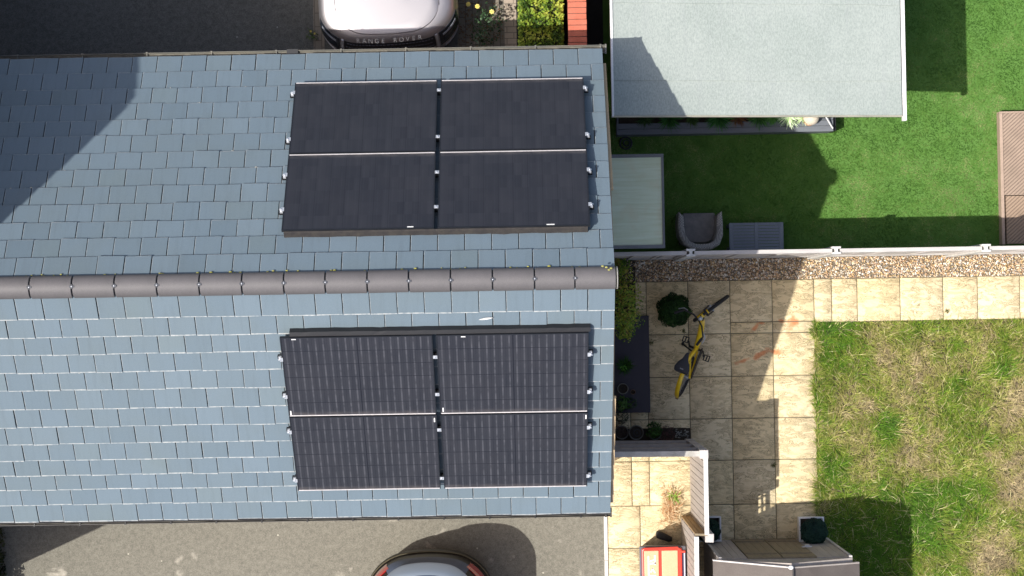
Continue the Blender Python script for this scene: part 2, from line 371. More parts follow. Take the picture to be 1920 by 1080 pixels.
# ------------------------------------------------------------------ setting: ground sheets
def rect_sheet(name, x0, x1, y0, y1, z, mat, kind='structure'):
    m = MB(); m.add([(x0, y0, z), (x1, y0, z), (x1, y1, z), (x0, y1, z)], [(0, 1, 2, 3)])
    return m.build(name, mat, kind=kind)
rect_sheet('ground', -120, 120, -120, 120, -.012, MAT_ground)
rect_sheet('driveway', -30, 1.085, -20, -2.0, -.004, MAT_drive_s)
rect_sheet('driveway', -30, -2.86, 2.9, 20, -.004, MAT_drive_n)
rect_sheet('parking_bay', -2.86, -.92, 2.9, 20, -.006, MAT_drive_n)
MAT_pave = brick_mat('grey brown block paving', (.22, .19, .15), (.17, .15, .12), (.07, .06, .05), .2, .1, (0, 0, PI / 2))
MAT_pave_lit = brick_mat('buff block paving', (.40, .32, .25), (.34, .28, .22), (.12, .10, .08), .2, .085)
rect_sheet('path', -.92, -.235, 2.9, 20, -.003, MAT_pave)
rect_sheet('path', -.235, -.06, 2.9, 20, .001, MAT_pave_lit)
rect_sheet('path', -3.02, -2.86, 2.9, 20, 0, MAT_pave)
rect_sheet('alley', -.06, 1.3, 2.9, 20, -.003, M('alley concrete with painted shade', (.03, .03, .03), .95))  # near-black colour carries the deep shade of the passage
rect_sheet('turf', 1.2, 14, .86, 20, .0, MAT_turf)
rect_sheet('lawn', 4.19, 16, -20, -.128, .0, MAT_lawnbase)

# patio of riven slabs
def patio():
    V, Fc, C = [], [], []
    def slab(x0, x1, y0, y1):
        g = .006; j = rng.normal(0, .0015, 4); c = rng.random(3); o = len(V)
        x0 += g; x1 -= g; y0 += g; y1 -= g; h = .022 + rng.normal(0, .001)
        top = [(x0, y0, h), (x1, y0, h), (x1, y1, h), (x0, y1, h)]; bt = [(a, b, 0) for a, b, _ in top]
        e = .004; top = [(x0 + e, y0 + e, h), (x1 - e, y0 + e, h), (x1 - e, y1 - e, h), (x0 + e, y1 - e, h)]; mid = [(x0, y0, h - .005), (x1, y0, h - .005), (x1, y1, h - .005), (x0, y1, h - .005)]
        V.extend(top + mid + bt); C.extend([c] * 12)
        Fc.append((o, o + 1, o + 2, o + 3))
        for k in range(4): q = (k + 1) % 4; Fc.append((o + k, o + 4 + k, o + 4 + q, o + q)); Fc.append((o + 4 + k, o + 8 + k, o + 8 + q, o + 4 + q))
    xs = [1.14, 1.756, 2.36, 2.968, 3.578, 4.185]
    rows = [.500, -.27, -.888, -1.498, -2.10, -2.74, -3.35, -3.96, -4.57, -5.2]
    for i in range(5):
        for j in range(len(rows) - 1):
            y1, y0 = rows[j], rows[j + 1]
            if i >= 3 and j == 0: slab(xs[i], xs[i + 1], -.108, y1); slab(xs[i], xs[i + 1], y0, -.108); continue
            if i == 0 and j >= 5: 
                a0, a1 = 1.14, 1.61
                slab(a0, a1, y0 + .18 * 0, y1); slab(a1, 2.36, y0, y1); continue
            if i == 1 and j >= 5: continue
            if i == 0 and 0 <= j: slab(xs[0], 1.50, y0, y1); slab(1.50, xs[1], y0, y1); continue
            slab(xs[i], xs[i + 1], y0, y1)
    x = 4.185
    for w in [.255, .37, .62, .62, .50, .61, .30, .61, .61, .61, .61]: slab(x, x + w, -.125, .50); x += w
    o = npmesh('patio', V, Fc, 4, MAT_slab, np.array(C), kind='structure'); return o
patio()
rect_sheet('patio_bedding', 1.10, 16, -.126, .51, .006, MAT_joint); rect_sheet('patio_bedding', 1.10, 4.187, -12, -.126, .0065, MAT_joint)
k = MB(); y = -2.62
while y > -9: k.box(1.085, 1.135, y - .9, y - .004, -.1, .026); y -= .9
k.build('kerb', MAT_concrete, kind='structure', bevel=.004)
# gravel strip under the fence
rect_sheet('gravel_bed', 1.1, 16, .50, .87, .010, MAT_gravbase)
def gravel():
    n = 9500; ico = np.array([(0, 0, 1), (.9, 0, .2), (.28, .86, .2), (-.73, .53, .2), (-.73, -.53, .2), (.28, -.86, .2), (.2, .1, -.8)])
    fc = np.array([(0, 1, 2), (0, 2, 3), (0, 3, 4), (0, 4, 5), (0, 5, 1), (6, 2, 1), (6, 3, 2), (6, 4, 3), (6, 5, 4), (6, 1, 5)])
    P = np.c_[1.15 + rng.random(n) ** 1 * 6.4, .508 + rng.random(n) * .33, rng.random(n) * .018 + .016]
    s = (.0075 + rng.random(n) ** 2 * .010)[:, None, None] * (np.array([1, 1, .7]) * (1 + rng.normal(0, .25, (n, 1, 3))).clip(.5, 1.7))
    a = rng.random(n) * PI; ca, sa = np.cos(a), np.sin(a); Q = ico[None] * s
    V = np.stack([Q[..., 0] * ca[:, None] - Q[..., 1] * sa[:, None], Q[..., 0] * sa[:, None] + Q[..., 1] * ca[:, None], Q[..., 2]], -1) + P[:, None]
    pal = np.array([(.62, .54, .42), (.50, .34, .18), (.72, .68, .6), (.34, .22, .12), (.58, .42, .22), (.30, .27, .24), (.66, .50, .34), (.45, .30, .20)])
    c = 1.22 * pal[rng.integers(0, len(pal), n)] * (1 + rng.normal(0, .12, (n, 1)))
    Fc = (fc[None] + (np.arange(n) * 7)[:, None, None]).reshape(-1, 3)
    npmesh('gravel', V.reshape(-1, 3), Fc, 3, MAT_pebble, np.repeat(c, 7, 0), kind='stuff')
gravel()

# ------------------------------------------------------------------ the house
RX0, RX1, YR, RZ, TH = -7.5, 1.0, .434, 5.95, .6319
cT, sT = math.cos(TH), math.sin(TH); EV = 3.56
def S(x, v, sg, off=0.0): return Vector((x, YR + sg * (v * cT + off * sT), RZ - v * sT + off * cT))
house = empty('house', (-3.2, YR, 0), 'house with slate grey tiled roof carrying two arrays of black solar panels', 'house')
def part(mb, name, mat, root, **k):
    loc = k.pop('loc', None); L = root.location if root.parent is None else None
    base = Vector((0, 0, 0)); r = root
    while r is not None: base += r.location; r = r.parent
    mb.v = [tuple(Vector(v) - base) for v in mb.v]
    return mb.build(name, mat, parent=root, **k)
w = MB(); wx0, wx1, wy0, wy1 = -7.4, .90, -2.24, 3.11
w.box(wx0, wx1, wy0, wy1, -.05, 3.62)
w.add([(x, y, z) for x in (wx0, wx1) for y, z in ((wy0, 3.621), (wy1, 3.621), (YR, 5.82))], [(0, 2, 1), (3, 4, 5), (0, 1, 4, 3), (1, 2, 5, 4), (2, 0, 3, 5)])
part(w, 'wall', MAT_wallbrick, house)
r = MB()
for sg in (1, -1):
    r.add([S(RX0, .02, sg, -.01), S(RX1 - .02, .02, sg, -.01), S(RX1 - .02, EV - .02, sg, -.01), S(RX0, EV - .02, sg, -.01),
           S(RX0, .02, sg, -.06), S(RX1 - .02, .02, sg, -.06), S(RX1 - .02, EV - .02, sg, -.06), S(RX0, EV - .02, sg, -.06)], [(0, 1, 2, 3), (4, 5, 6, 7), (0, 1, 5, 4), (1, 2, 6, 5), (2, 3, 7, 6), (3, 0, 4, 7)])
roof = part(r, 'roof', MAT_felt_under, house)
def tiles(sg, vs, phases, name):
    V, Fc, C = [], [], []
    def quad(a, b, c, d, co): o = len(V); V.extend([a, b, c, d]); C.extend([co] * 4); Fc.append((o, o + 1, o + 2, o + 3))
    for i in range(len(vs) - 1):
        vl, vu = vs[i], vs[i + 1] - .03; pitch = .3035; x = RX1; k = 0; first = True
        row_j = rng.normal(0, .0015)
        while x > RX0:
            wd = pitch if not (first and phases[i]) else pitch * .5
            first = False; xa, xb = max(x - wd, RX0), x
            g = .0040 + abs(rng.normal(0, .0014)); jl = rng.normal(0, .0026); lift = abs(rng.normal(0, .0045)); sk = rng.normal(0, .0022)
            a, b = xa + g, xb - g; lo = vl + row_j + jl; ol = .034 + lift; ou = .011
            tone = np.clip(rng.normal(.5, .22), 0, 1); lic = .07 if rng.random() < .04 else 0
            ct = (tone, 0, lic); ce = (tone, 1.0 if sg < 0 else .55, 0); cs = (tone, .55, 0)  # cs: left side strip coloured pale as if sunlit
            es = (.012 if sg < 0 else .006) * (.7 + .6 * rng.random()); ss = .0055
            def off(v): return ol + (ou - ol) * (lo - v) / (lo - vu)
            quad(S(a + ss, lo - es, sg, off(lo - es)), S(b, lo - es, sg, off(lo - es)), S(b, vu, sg, ou), S(a + ss, vu, sg, ou), ct)
            quad(S(a, lo - es, sg, off(lo - es)), S(a + ss, lo - es, sg, off(lo - es)), S(a + ss, vu, sg, ou), S(a, vu, sg, ou), cs)
            quad(S(a, lo + sk, sg, ol - .002), S(b, lo - sk, sg, ol - .002), S(b, lo - es, sg, off(lo - es)), S(a, lo - es, sg, off(lo - es)), ce)
            quad(S(a, lo + sk, sg, ol - .014), S(b, lo - sk, sg, ol - .014), S(b, lo - sk, sg, ol - .002), S(a, lo + sk, sg, ol - .002), (tone, ce[1] * .6, 0))
            quad(S(a, lo, sg, ol - .014), S(a, lo, sg, ol), S(a, vu, sg, ou), S(a, vu, sg, ou - .014), (tone, .3, 0))
            quad(S(b, lo, sg, ol - .014), S(b, lo, sg, ol), S(b, vu, sg, ou), S(b, vu, sg, ou - .014), (tone, 0, 0))
            x -= wd
    V = np.array([tuple(v) for v in V]) - np.array(house.location)
    o = npmesh(name, V, Fc, 4, MAT_tile, np.array(C), parent=roof); return o
vsS = [3.503, 3.231, 2.99, 2.76, 2.517, 2.269, 2.008, 1.742, 1.466, 1.209, .948, .706, .453, .06]
vsN = [3.574, 3.281, 3.011, 2.753, 2.491, 2.242, 1.971, 1.712, 1.45, 1.183, .921, .679, .417, .06]
vsS = [v - .028 for v in vsS]; vsN = [3.52] + [v - .028 for v in vsN[1:]]
tiles(-1, vsS, [i % 2 for i in range(13)], 'slope_tiles')
tiles(1, vsN, [i % 2 for i in range(13)], 'slope_tiles')
# mortar bits and moss at tile heads: small irregular crumbs lying in the courses
cr = MB()
for sg, vs in ((1, vsN), (-1, vsS)):
    for _ in range(150 if sg > 0 else 14):
        v = vs[rng.integers(1, 12)] + rng.normal(.006, .004); x = RX0 + rng.random() ** 1.3 * 8.3; p = S(x, v, sg, .022); q = .004 + rng.random() * .005
        cr.blob(p, q * (1 + rng.random() * 2.5), q, q * .7, 6, 4)
part(cr, 'lime_crumbs', M('lime crumbs', (.46, .44, .40), .9, c2=(.30, .30, .24), big=30), roof, kind='stuff')
ms = MB()
for _ in range(46):
    p = S(RX0 + rng.random() * 8.3, rng.choice([.13, .135, .14, .148]), 1, .035); q = .005 + rng.random() * .008; ms.blob(p, q * 1.7, q, q, 7, 4)
for px, py in ((1130, 499), (1137, 501), (1146, 503), (1142, 506)):
    p = at(px, py, 6.0); ms.blob(p, .018, .012, .01, 7, 4)
part(ms, 'moss', M('yellow moss', (.34, .32, .06), .95, c2=(.25, .24, .12), big=20), roof, kind='stuff')
# ridge tiles and their steel unions
RXs = [-7.34, -6.87, -6.40, -5.933, -5.464, -4.994, -4.525, -4.055, -3.586, -3.116, -2.653, -2.196, -1.733, -1.276, -.814, -.352, .111, .555, 1.012]
def ridge_tile(xa, xb):
    L = xb - xa - .015; m = MB(); n = 14; rings = []
    for x in (0, .004, L - .004, L):
        e = .004 if x in (0, L) else 0; ring = []
        for i in range(n + 1):
            a = PI * (.06 + .88 * i / n); ring.append(Vector((x, (.128 - e) * math.cos(a), (.118 - e) * math.sin(a) - .012)))
        for i in range(n, -1, -1):
            a = PI * (.06 + .88 * i / n); ring.append(Vector((x, (.112) * math.cos(a), .102 * math.sin(a) - .012)))
        rings.append(ring)
    m.rings(rings); return m
proto = None
for xa, xb in zip(RXs[:-1], RXs[1:]):
    o = ridge_tile(xa, xb).build('ridge_tile', MAT_ridge, parent=roof, smooth=True)
    o.location = Vector((xa + .0045, YR, RZ - .028 + rng.normal(0, .0015))) - house.location; o.rotation_euler = (rng.normal(0, .01), 0, rng.normal(0, .003))
jm = MB()
for i in range(16): 
    a0 = PI * (.03 + .94 * i / 16); a1 = PI * (.03 + .94 * (i + 1) / 16)
    jm.add([(x, .108 * math.cos(a), .098 * math.sin(a) - .012) for a in (a0, a1) for x in (-.012, .012)], [(0, 1, 3, 2)])
clip = MB(); clip.box(-.028, .028, -.011, .011, .105, .112); clip.box(-.010, .010, -.024, .024, .105, .1125)
screw = MB(); screw.lathe([(.0065, .112), (.007, .117), (.003, .119)], (0, 0, 0), 10)
cm = None
for x in RXs[1:-1]:
    loc = Vector((x, YR, RZ - .028)) - house.location
    if cm is None:
        j0 = jm.build('joint_strip', MAT_black, parent=roof); c0 = clip.build('ridge_clip', M('dull steel union', (.05, .055, .07), .5, .2, bmp=0), parent=roof, bevel=.002); s0 = screw.build('screw', MAT_alu, parent=roof); cm = (j0, c0, s0)
        oo = cm
    else:
        oo = tuple(q.copy() for q in cm); [col.objects.link(q) for q in oo]
    for q in oo: q.parent = roof; q.location = loc
e = MB(); e.prism([(-.125, -.02), (-.122, .02), (-.10, .065), (-.06, .095), (0, .106), (.06, .095), (.10, .065), (.122, .02), (.125, -.02)], 0, .012, Matrix.Translation((1.013, YR, RZ - .028)) @ Matrix.Rotation(PI / 2, 4, 'Z') @ Matrix.Rotation(PI / 2, 4, 'X'))
part(e, 'ridge_end_cap', MAT_mortar, roof)
# verge boards (tan) and soffit
for sg, lim in ((1, (.55, 3.33)), (-1, (.62, 3.36))):
    b = MB(); v0, v1 = lim; mid = 1.3 if sg > 0 else 1.7
    for (a0, a1, wd) in ((v0, mid, .012), (mid + .001, v1, .036)):
        pts = [S(.955, a0, sg, -.03), S(RX1 + wd * (.35 if a0 == v0 else 1), a0, sg, -.03), S(RX1 + wd, a1, sg, -.03), S(.955, a1, sg, -.03)]
        low = [p - Vector((0, 0, .17)) for p in pts]
        b.add(pts + low, [(0, 1, 2, 3), (4, 5, 6, 7), (0, 1, 5, 4), (1, 2, 6, 5), (2, 3, 7, 6), (3, 0, 4, 7)])
    part(b, 'barge_board', MAT_barge, house)
    s_ = MB(); yo = YR + sg * (EV * cT - .04); yi = wy1 if sg > 0 else wy0
    s_.box(wx0, .95, min(yo, yi), max(yo, yi), 3.60, 3.615); s_.box(wx0, .95, min(yo, yo - sg * .02), max(yo, yo - sg * .02), 3.616, 3.82)
    part(s_, 'soffit', MAT_white, house)
# gutters
for sg, mat in ((1, MAT_gutter_n), (-1, MAT_gutter_s)):
    yc = YR + sg * (EV * cT + (-.003 if sg > 0 else -.045)); zc = 3.805; x1 = 1.045 if sg > 0 else 1.01
    g = MB(); rings = []
    for x in (RX0, x1):
        ring = [Vector((x, yc + (.051) * math.cos(a), zc + .051 * math.sin(a))) for a in np.linspace(PI, 2 * PI, 13)] + [Vector((x, yc + .046 * math.cos(a), zc + .046 * math.sin(a))) for a in np.linspace(2 * PI, PI, 13)]
        rings.append(ring)
    g.rings(rings); gt = part(g, 'gutter', mat, house, smooth=True)
    c = MB()
    ring = [(yc + .060 * math.cos(a), zc + .060 * math.sin(a)) for a in np.linspace(PI, 2 * PI, 13)]
    for xx in (x1 - .012, x1 - .075): c.add([(xx + dx, y_, z_) for dx in (0, .02) for y_, z_ in ring], [tuple(range(13)), tuple(range(13, 26))] + [(k_, k_ + 1, k_ + 14, k_ + 13) for k_ in range(12)] + [(0, 13, 25, 12)])
    gb = house.location
    c.v = [tuple(Vector(v) - gb) for v in c.v]; c.build('gutter_stop_end', mat, parent=gt)
    s_ = MB(); xs_ = np.linspace(RX0, x1 - .02, 60); rows_ = []
    for x in xs_: rows_.append([Vector((x, yc - .036, zc - .030 + rng.normal(0, .003))), Vector((x, yc, zc - .034 + rng.normal(0, .004))), Vector((x, yc + .036, zc - .030 + rng.normal(0, .003)))])
    s_.rings(rows_, cap=False, close=False); s_.v = [tuple(Vector(v) - gb) for v in s_.v]; s_.build('silt', MAT_silt, parent=gt)
    n_b = 0
    for x in np.arange(-7.2 + (.18 if sg > 0 else 0), x1 - .1, .56 if sg < 0 else .80):
        q = MB(); q.box(x - .006, x + .006, yc - .05, yc + .05, zc - .012, zc - .006); q.box(x - .010, x + .010, min(yc + sg * .048, yc + sg * .060), max(yc + sg * .048, yc + sg * .060), zc - .04, zc + .006); q.v = [tuple(Vector(v) - gb) for v in q.v]
        q.build('gutter_bracket', MAT_black if sg < 0 else mat, parent=gt)
    if sg > 0:
        q = MB(); x = at(548, 95, 3.82).x; q.box(x - .07, x + .07, yc - .066, yc + .066, zc - .06, zc + .006); q.v = [tuple(Vector(v) - gb) for v in q.v]; q.build('gutter_union', MAT_black, parent=gt)
    dp = MB(); x = -5.9; dp.tube([(x, yc, zc - .05), (x, yc, zc - .2), (x, (wy1 if sg > 0 else wy0) + sg * .05, zc - .5), (x, (wy1 if sg > 0 else wy0) + sg * .05, .05)], .034, 10); part(dp, 'downpipe', MAT_black, house, smooth=True)
# rear wall: door and window under the gable (hidden from straight above, seen from the side)
for (y0, y1, z0, z1, nm) in ((1.25, 2.1, .05, 2.1, 'door'), (-.9, .2, .95, 2.15, 'window'), (-.6, .6, 3.0, 4.2, 'window')):
    q = MB(); q.box(.902, .935, y0, y1, z0, z1); d = part(q, nm, MAT_white, house)
    q = MB(); q.box(.937, .942, y0 + .07, y1 - .07, z0 + (.07 if nm == 'window' else .9), z1 - .07); q.v = [tuple(Vector(v) - house.location) for v in q.v]; q.build('pane', M('window glass', (.03, .04, .05), .05, spec=.8, bmp=0), parent=d)

# ------------------------------------------------------------------ solar panels and rails
PW, PH, GX, GY = 1.712, 1.134, .042, .02
def slopeT(x, v, sg, off):
    o = S(x, v, sg, off); ez = Vector((0, sg * sT, cT)); ey = Vector((0, -sg * cT, sT)); ex = ey.cross(ez)
    return Matrix(((ex.x, ey.x, ez.x, o.x), (ex.y, ey.y, ez.y, o.y), (ex.z, ey.z, ez.z, o.z), (0, 0, 0, 1)))
def make_panel(cellmat):
    root = empty('solar_panel')
    f = MB(); t, h = .012, .034
    f.box(0, PW, PH - t, PH, 0, h); f.box(0, t, .0, PH - t, 0, h); f.box(PW - t, PW, 0, PH - t, 0, h)
    f.build('frame', MAT_frame, parent=root)
    f = MB(); f.box(t, PW - t, 0, .012, 0, h + .0005); f.build('lower_frame_rail', MAT_glint_edge, parent=root)  # eaves-side rail carries the painted glint
    c = MB(); c.box(t, PW - t, .0125, PH - t, .006, h - .003); c.build('cell_sheet', cellmat, parent=root); return root
pS, pN = make_panel(MAT_cellS), make_panel(MAT_cellN)
names = {(1, 0, 0): 'black solar panel on the shaded-side slope, nearest the gutter and farther from the garden', (1, 1, 0): 'black solar panel on the slope facing the parked silver car, nearest the gutter and the garden'}
def place_panel(src, sg, row, colm, first, label, grp):
    o = src if first else copy_tree(src)
    u0 = -2.7222 if sg > 0 else -2.761; v0 = .647 if sg > 0 else .657
    xl = u0 + colm * (PW + GX); vl = v0 + PH + row * (PH + GY)      # vl: the eaves-side edge
    o.matrix_world = slopeT(xl + (PW if sg > 0 else 0), vl, sg, .098)
    tag(o, label, 'solar panel', grp); return o
k0 = True
sideN, sideS = 'silver car side', 'dark hatchback side'
pan = {}
for sg, src, sd, grp in ((1, pN, sideN, 'solar panels on the slope facing the silver car'), (-1, pS, sideS, 'solar panels on the slope facing the dark hatchback')):
    first = True
    for row in (0, 1):
        for cc in (0, 1):
            lb = 'solar panel, %s of the roof, %s, %s garden' % (sd, 'next to ridge' if row == 0 else 'next to gutter', 'away from' if cc == 0 else 'nearer the')
            pan[sg, row, cc] = place_panel(src, sg, row, cc, first, lb, grp); first = False
# stickers on some panels (local x along the slope, y up)
for key, pts in {(-1, 0, 0): [(.02, .02, .014, .06), (.13, PH - .03, .05, .012)], (-1, 0, 1): [(.03, .03, .014, .06), (.50 - .22, PH - .03, .05, .012)], (-1, 1, 0): [(PW - .035, PH - .10, .014, .06)], (-1, 1, 1): [(PW - .03, PH - .09, .014, .06)], (1, 0, 0): [(.23, PH - .025, .07, .014)], (1, 0, 1): [(.40, PH - .025, .09, .014)]}.items():
    for (x, y, a, b) in pts:
        q = MB(); q.box(x, x + a, y, y + b, .0335, .0355); q.build('sticker', MAT_white, parent=pan[key])
def make_rail():
    root = empty('mounting_rail'); L = 2 * PW + GX
    q = MB(); q.box(-.055, L + .055, -.02, .02, .0, .038); q.build('rail', MAT_black, parent=root)
    for x, nm in ((-.024, 'end_clamp'), (L + .024, 'end_clamp'), (PW + GX / 2, 'mid_clamp')):
        q = MB()
        if nm == 'end_clamp': s = -1 if x < 0 else 1; q.box(x - .016, x + .016, -.026, .026, .038, .060); q.box(min(x, x - s * .034), max(x, x - s * .034), -.026, .026, .0745, .079); q.box(x - .008, x + .012, -.012, .012, .060, .082); q.box(x + s * .012 - .012, x + s * .012 + .012, -.034, -.012, .03, .052)
        else: q.box(x - .024, x + .024, -.022, .022, .0745, .079); q.box(x - .009, x + .009, -.014, .014, .079, .084)
        cl = q.build(nm, MAT_alu, parent=root)
        q = MB(); q.lathe([(.007, .082), (.007, .089)], (x, 0, 0), 8); q.build('bolt', MAT_clip, parent=cl)
    return root
rl = make_rail(); first = True
for sg, vv in ((1, [.95, 1.47, 2.02, 2.77]), (-1, [.96, 1.50, 2.03, 2.78])):
    u0 = -2.7222 if sg > 0 else -2.761
    for i, v in enumerate(vv):
        o = rl if first else copy_tree(rl); first = False
        o.matrix_world = slopeT(u0 + (2 * PW + GX if sg > 0 else 0), v, sg, .0585)
        tag(o, 'black rail with silver clamps under panels, %s of roof, %s' % (sideN if sg > 0 else sideS, ['nearest the ridge', 'second from ridge', 'second from gutter', 'nearest the gutter'][i]), 'mounting rail', 'rails carrying the solar panels')
for sg in (1, -1):                                                   # mesh strip closing the gap under the ridge-side edge
    u0 = -2.70 if sg > 0 else -2.65; q = MB(); v0 = .647 if sg > 0 else .657; xe = u0 + 2 * PW + GX - .02 * 0 - (.05 if sg > 0 else .09)
    n = 40; rows_ = []
    for i in range(n + 1):
        x = u0 + (xe - u0) * i / n; j = rng.normal(0, .002)
        rows_.append([S(x, v0 - .003, sg, .112), S(x, v0 - (.018 if sg > 0 else .052) + j, sg, .100), S(x, v0 - (.026 if sg > 0 else .058) + j, sg, .03), S(x, v0 - (.020 if sg > 0 else .050), sg, .03), S(x, v0 - (.012 if sg > 0 else .045), sg, .092), S(x, v0 - .003, sg, .104)])
    q.rings(rows_)
    o = q.build('bird_guard', MAT_black if sg < 0 else M('brown mesh with painted shading', (.040, .035, .031), .9, c2=(.02, .018, .02), big=14, fine=90), loc=S(u0, v0, sg, .1))  # brown mesh colour also holds the shading along the panel edge
    tag(o, 'narrow %s strip along ridge-side edge of the panels, %s' % ('brown mesh' if sg > 0 else 'black', sideN if sg > 0 else sideS), 'guard strip')
q = MB(); p = S(at(912, 609, 5.6).x, .50, -1, .045)
q.rings([[p + Vector((t, (.010 * math.sin(PI * min(1, max(.05, (t + .08) / .16))) ** .7 + .001) * k_ + t * .12, .006 + .008 * (1 - abs(k_)) + abs(t) * .06)) for k_ in (-1, 0, 1)] for t in np.linspace(-.08, .08, 9)], cap=False, close=False)
tag(q.build('feather', MAT_white, loc=p), 'white feather lying on the roof tiles above the lower solar panels', 'feather')

# ------------------------------------------------------------------ neighbouring house beyond the left edge (its gable shades the roof)
nb = empty('neighbouring_house', (-11, 1.2, 0), 'taller brick house beyond the gutter end, steep gable shading the tiled roof', 'house')
gp = [(-3.74, 0), (-3.74, 4.20), (1.22, 9.92), (6.0, 6.10), (6.0, 0)]
w = MB(); w.add([(x, y, z) for x in (-14.5, -8.04) for y, z in gp], [(0, 1, 2, 3, 4), (5, 6, 7, 8, 9)] + [(k, (k + 1) % 5, 5 + (k + 1) % 5, 5 + k) for k in range(5)])
part(w, 'wall', MAT_wallbrick, nb)
for (a, b) in (((-3.80, 4.13), (1.22, 9.92)), ((1.22, 9.92), (6.06, 6.05))):
    r = MB(); n_ = Vector((0, -(b[1] - a[1]), b[0] - a[0])).normalized() * .07
    r.add([(x, y + o_ * n_.y, z + o_ * n_.z) for x in (-14.6, -8.0) for (y, z) in (a, b) for o_ in (.05, 1)], [(0, 1, 3, 2), (4, 6, 7, 5), (0, 4, 5, 1), (2, 3, 7, 6), (1, 5, 7, 3), (0, 2, 6, 4)])
    part(r, 'roof', M('neighbour roof tile', (.12, .16, .19), .6, fine=20), nb)
for y, z in ((-1.5, 1.2), (2.5, 1.2), (1.2, 4.6)):
    q = MB(); q.box(-8.04, -8.01, y - .5, y + .5, z, z + 1.1); f_ = part(q, 'window', MAT_white, nb)
    q = MB(); q.box(-8.01, -8.004, y - .42, y + .42, z + .08, z + 1.02); q.v = [tuple(Vector(v) - nb.location) for v in q.v]; q.build('pane', bpy.data.materials['window glass'], parent=f_)

# ------------------------------------------------------------------ garden fence with concrete posts
def fy(x): return .842 - (x - 1.2) * .001
FH = 1.98
MAT_fcap = M('bleached capping', (.52, .49, .46), .85, c2=(.42, .39, .37), big=4, scale=(1, 6, 1))
fence = empty('garden_fence', (1.2, .83, 0), 'long bleached board fence with white concrete posts between gravel strip and green turf', 'fence')
posts_x = [at(1295, 470, 2.0).x, at(1568, 466, 2.0).x, at(1849, 463, 2.0).x, at(1849, 463, 2.0).x + 1.95]
segs = [1.12] + posts_x
for i in range(len(segs) - 1):
    xa, xb = segs[i] + (.05 if i else 0), segs[i + 1] - .05; m = MB(); b = MB(); x = xa
    while x < xb - .01:
        wd = min(.098, xb - x); y = fy(x) + rng.normal(0, .003); j = rng.normal(0, .006)
        m.box(x + .0015, x + wd - .0015, y - .010, y + .008, .30, FH - .02 + j); x += wd
    part(m, 'fence_panel', MAT_wood_light, fence)
    for xm in np.linspace(xa + .02, xb - .04, 4): b.box(xm, xm + .035, fy(xm) - .028, fy(xm) - .0105, .30, FH - .03)
    part(b, 'batten', MAT_wood_light, fence)
    c = MB(); c.add([(x, fy(x) + dy, z) for x in (xa, xb) for dy in (-.030, .022) for z in (FH - .018, FH + .006)], [(0, 1, 3, 2), (4, 6, 7, 5), (0, 4, 5, 1), (2, 3, 7, 6), (0, 2, 6, 4), (1, 5, 7, 3)])
    part(c, 'capping_rail', MAT_fcap, fence)
    g = MB(); g.add([(x, fy(x) + dy, z) for x in (xa, xb) for dy in (-.024, .020) for z in (-.05, .30)], [(0, 1, 3, 2), (4, 6, 7, 5), (0, 4, 5, 1), (2, 3, 7, 6), (0, 2, 6, 4), (1, 5, 7, 3)])
    part(g, 'gravel_board', M('grey gravel board', (.46, .44, .41), .85) if i == 0 else bpy.data.materials['grey gravel board'], fence, )
for x in posts_x:
    y = fy(x); p = MB(); a, b_ = .062, .052
    hp = [(-a, -b_), (a, -b_), (a, -.026), (.022, -.020), (.022, .020), (a, .026), (a, b_), (-a, b_), (-a, .026), (-.022, .020), (-.022, -.020), (-a, -.026)]
    p.prism([(x + u, y + v) for u, v in hp], -.1, FH + .035); part(p, 'post', MAT_concrete, fence, bevel=.006)

# ------------------------------------------------------------------ side fence round the bin area
def board_fence(name, ax, bx, label, H=2.14, cap=.058, post_at=(), tan=False, pitch=.0925, gapmat=None, top=None, capmat=None):
    a, b = Vector(ax), Vector(bx); d = (b - a); L = d.length; ang = math.atan2(d.y, d.x)
    root = empty(name, a.copy(), label, 'fence', rz=ang)
    m = MB(); x = 0
    top = top or (lambda x: H)
    while x < L - .01:
        wd = min(pitch, L - x); m.box(x + .004, x + wd - .004, -.010, .010, .04, top(x) - .01 + rng.normal(0, .002)); x += wd
    m.build('boards', MAT_wood_tan if tan else MAT_wood_grey, parent=root)
    r = MB(); r.box(.004, L - .004, .0105, .016, .04, (H if name and top(L * .2) >= H - .01 and top(.3) >= H - .01 else 1.86) - .02); r.build('backing', MAT_wood_grey, parent=root)
    for z in (.35, 1.05, 1.75): r = MB(); r.box(0.004, L - .004, .017, .055, z, z + .07); r.build('rail', MAT_wood_grey, parent=root)
    c = MB(); c.box(-.002, L + .002, -cap / 2, cap / 2, H - .008, H + .018); c.build('capping_rail', capmat or MAT_cap, parent=root, bevel=.003)
    for (x, y, w_, h) in post_at:
        p = MB(); p.box(x - w_ / 2, x + w_ / 2, y - w_ / 2, y + w_ / 2, -.1, h); p.build('post', MAT_wood_light, parent=root, bevel=.006)
    return root
H1 = board_fence('side_fence', (1.0, -1.822, 0), (2.39, -1.832, 0), 'weathered short fence running from the house wall to a square corner post', 2.10, .075, ((1.33, -.005, .115, 2.17),), capmat=M('mossy grey cap', (.36, .34, .30), .85, c2=(.55, .52, .50), big=5))
G = board_fence('side_fence', (2.352, -1.85, 0), (2.350, -2.90, 0), 'tall pale slatted fence with white cap beside the shaded patio', 2.14, .058, ())
H3 = board_fence('side_fence', (2.36, -2.905, 0), (2.20, -2.900, 0), 'narrow tan board panel joining the two pale slatted fences', 2.10, .03, ((-.04, .055, .115, 2.02),), tan=True, capmat=MAT_wood_brown)
zt = 1.86
F2 = board_fence('side_fence', (2.212, -2.925, 0), (2.198, -4.9, 0), 'tall pale slatted fence with white cap and small lattice, beside the red bin', 2.14, .058, (), top=lambda x: 1.88 if .10 < x < .50 else 2.14)
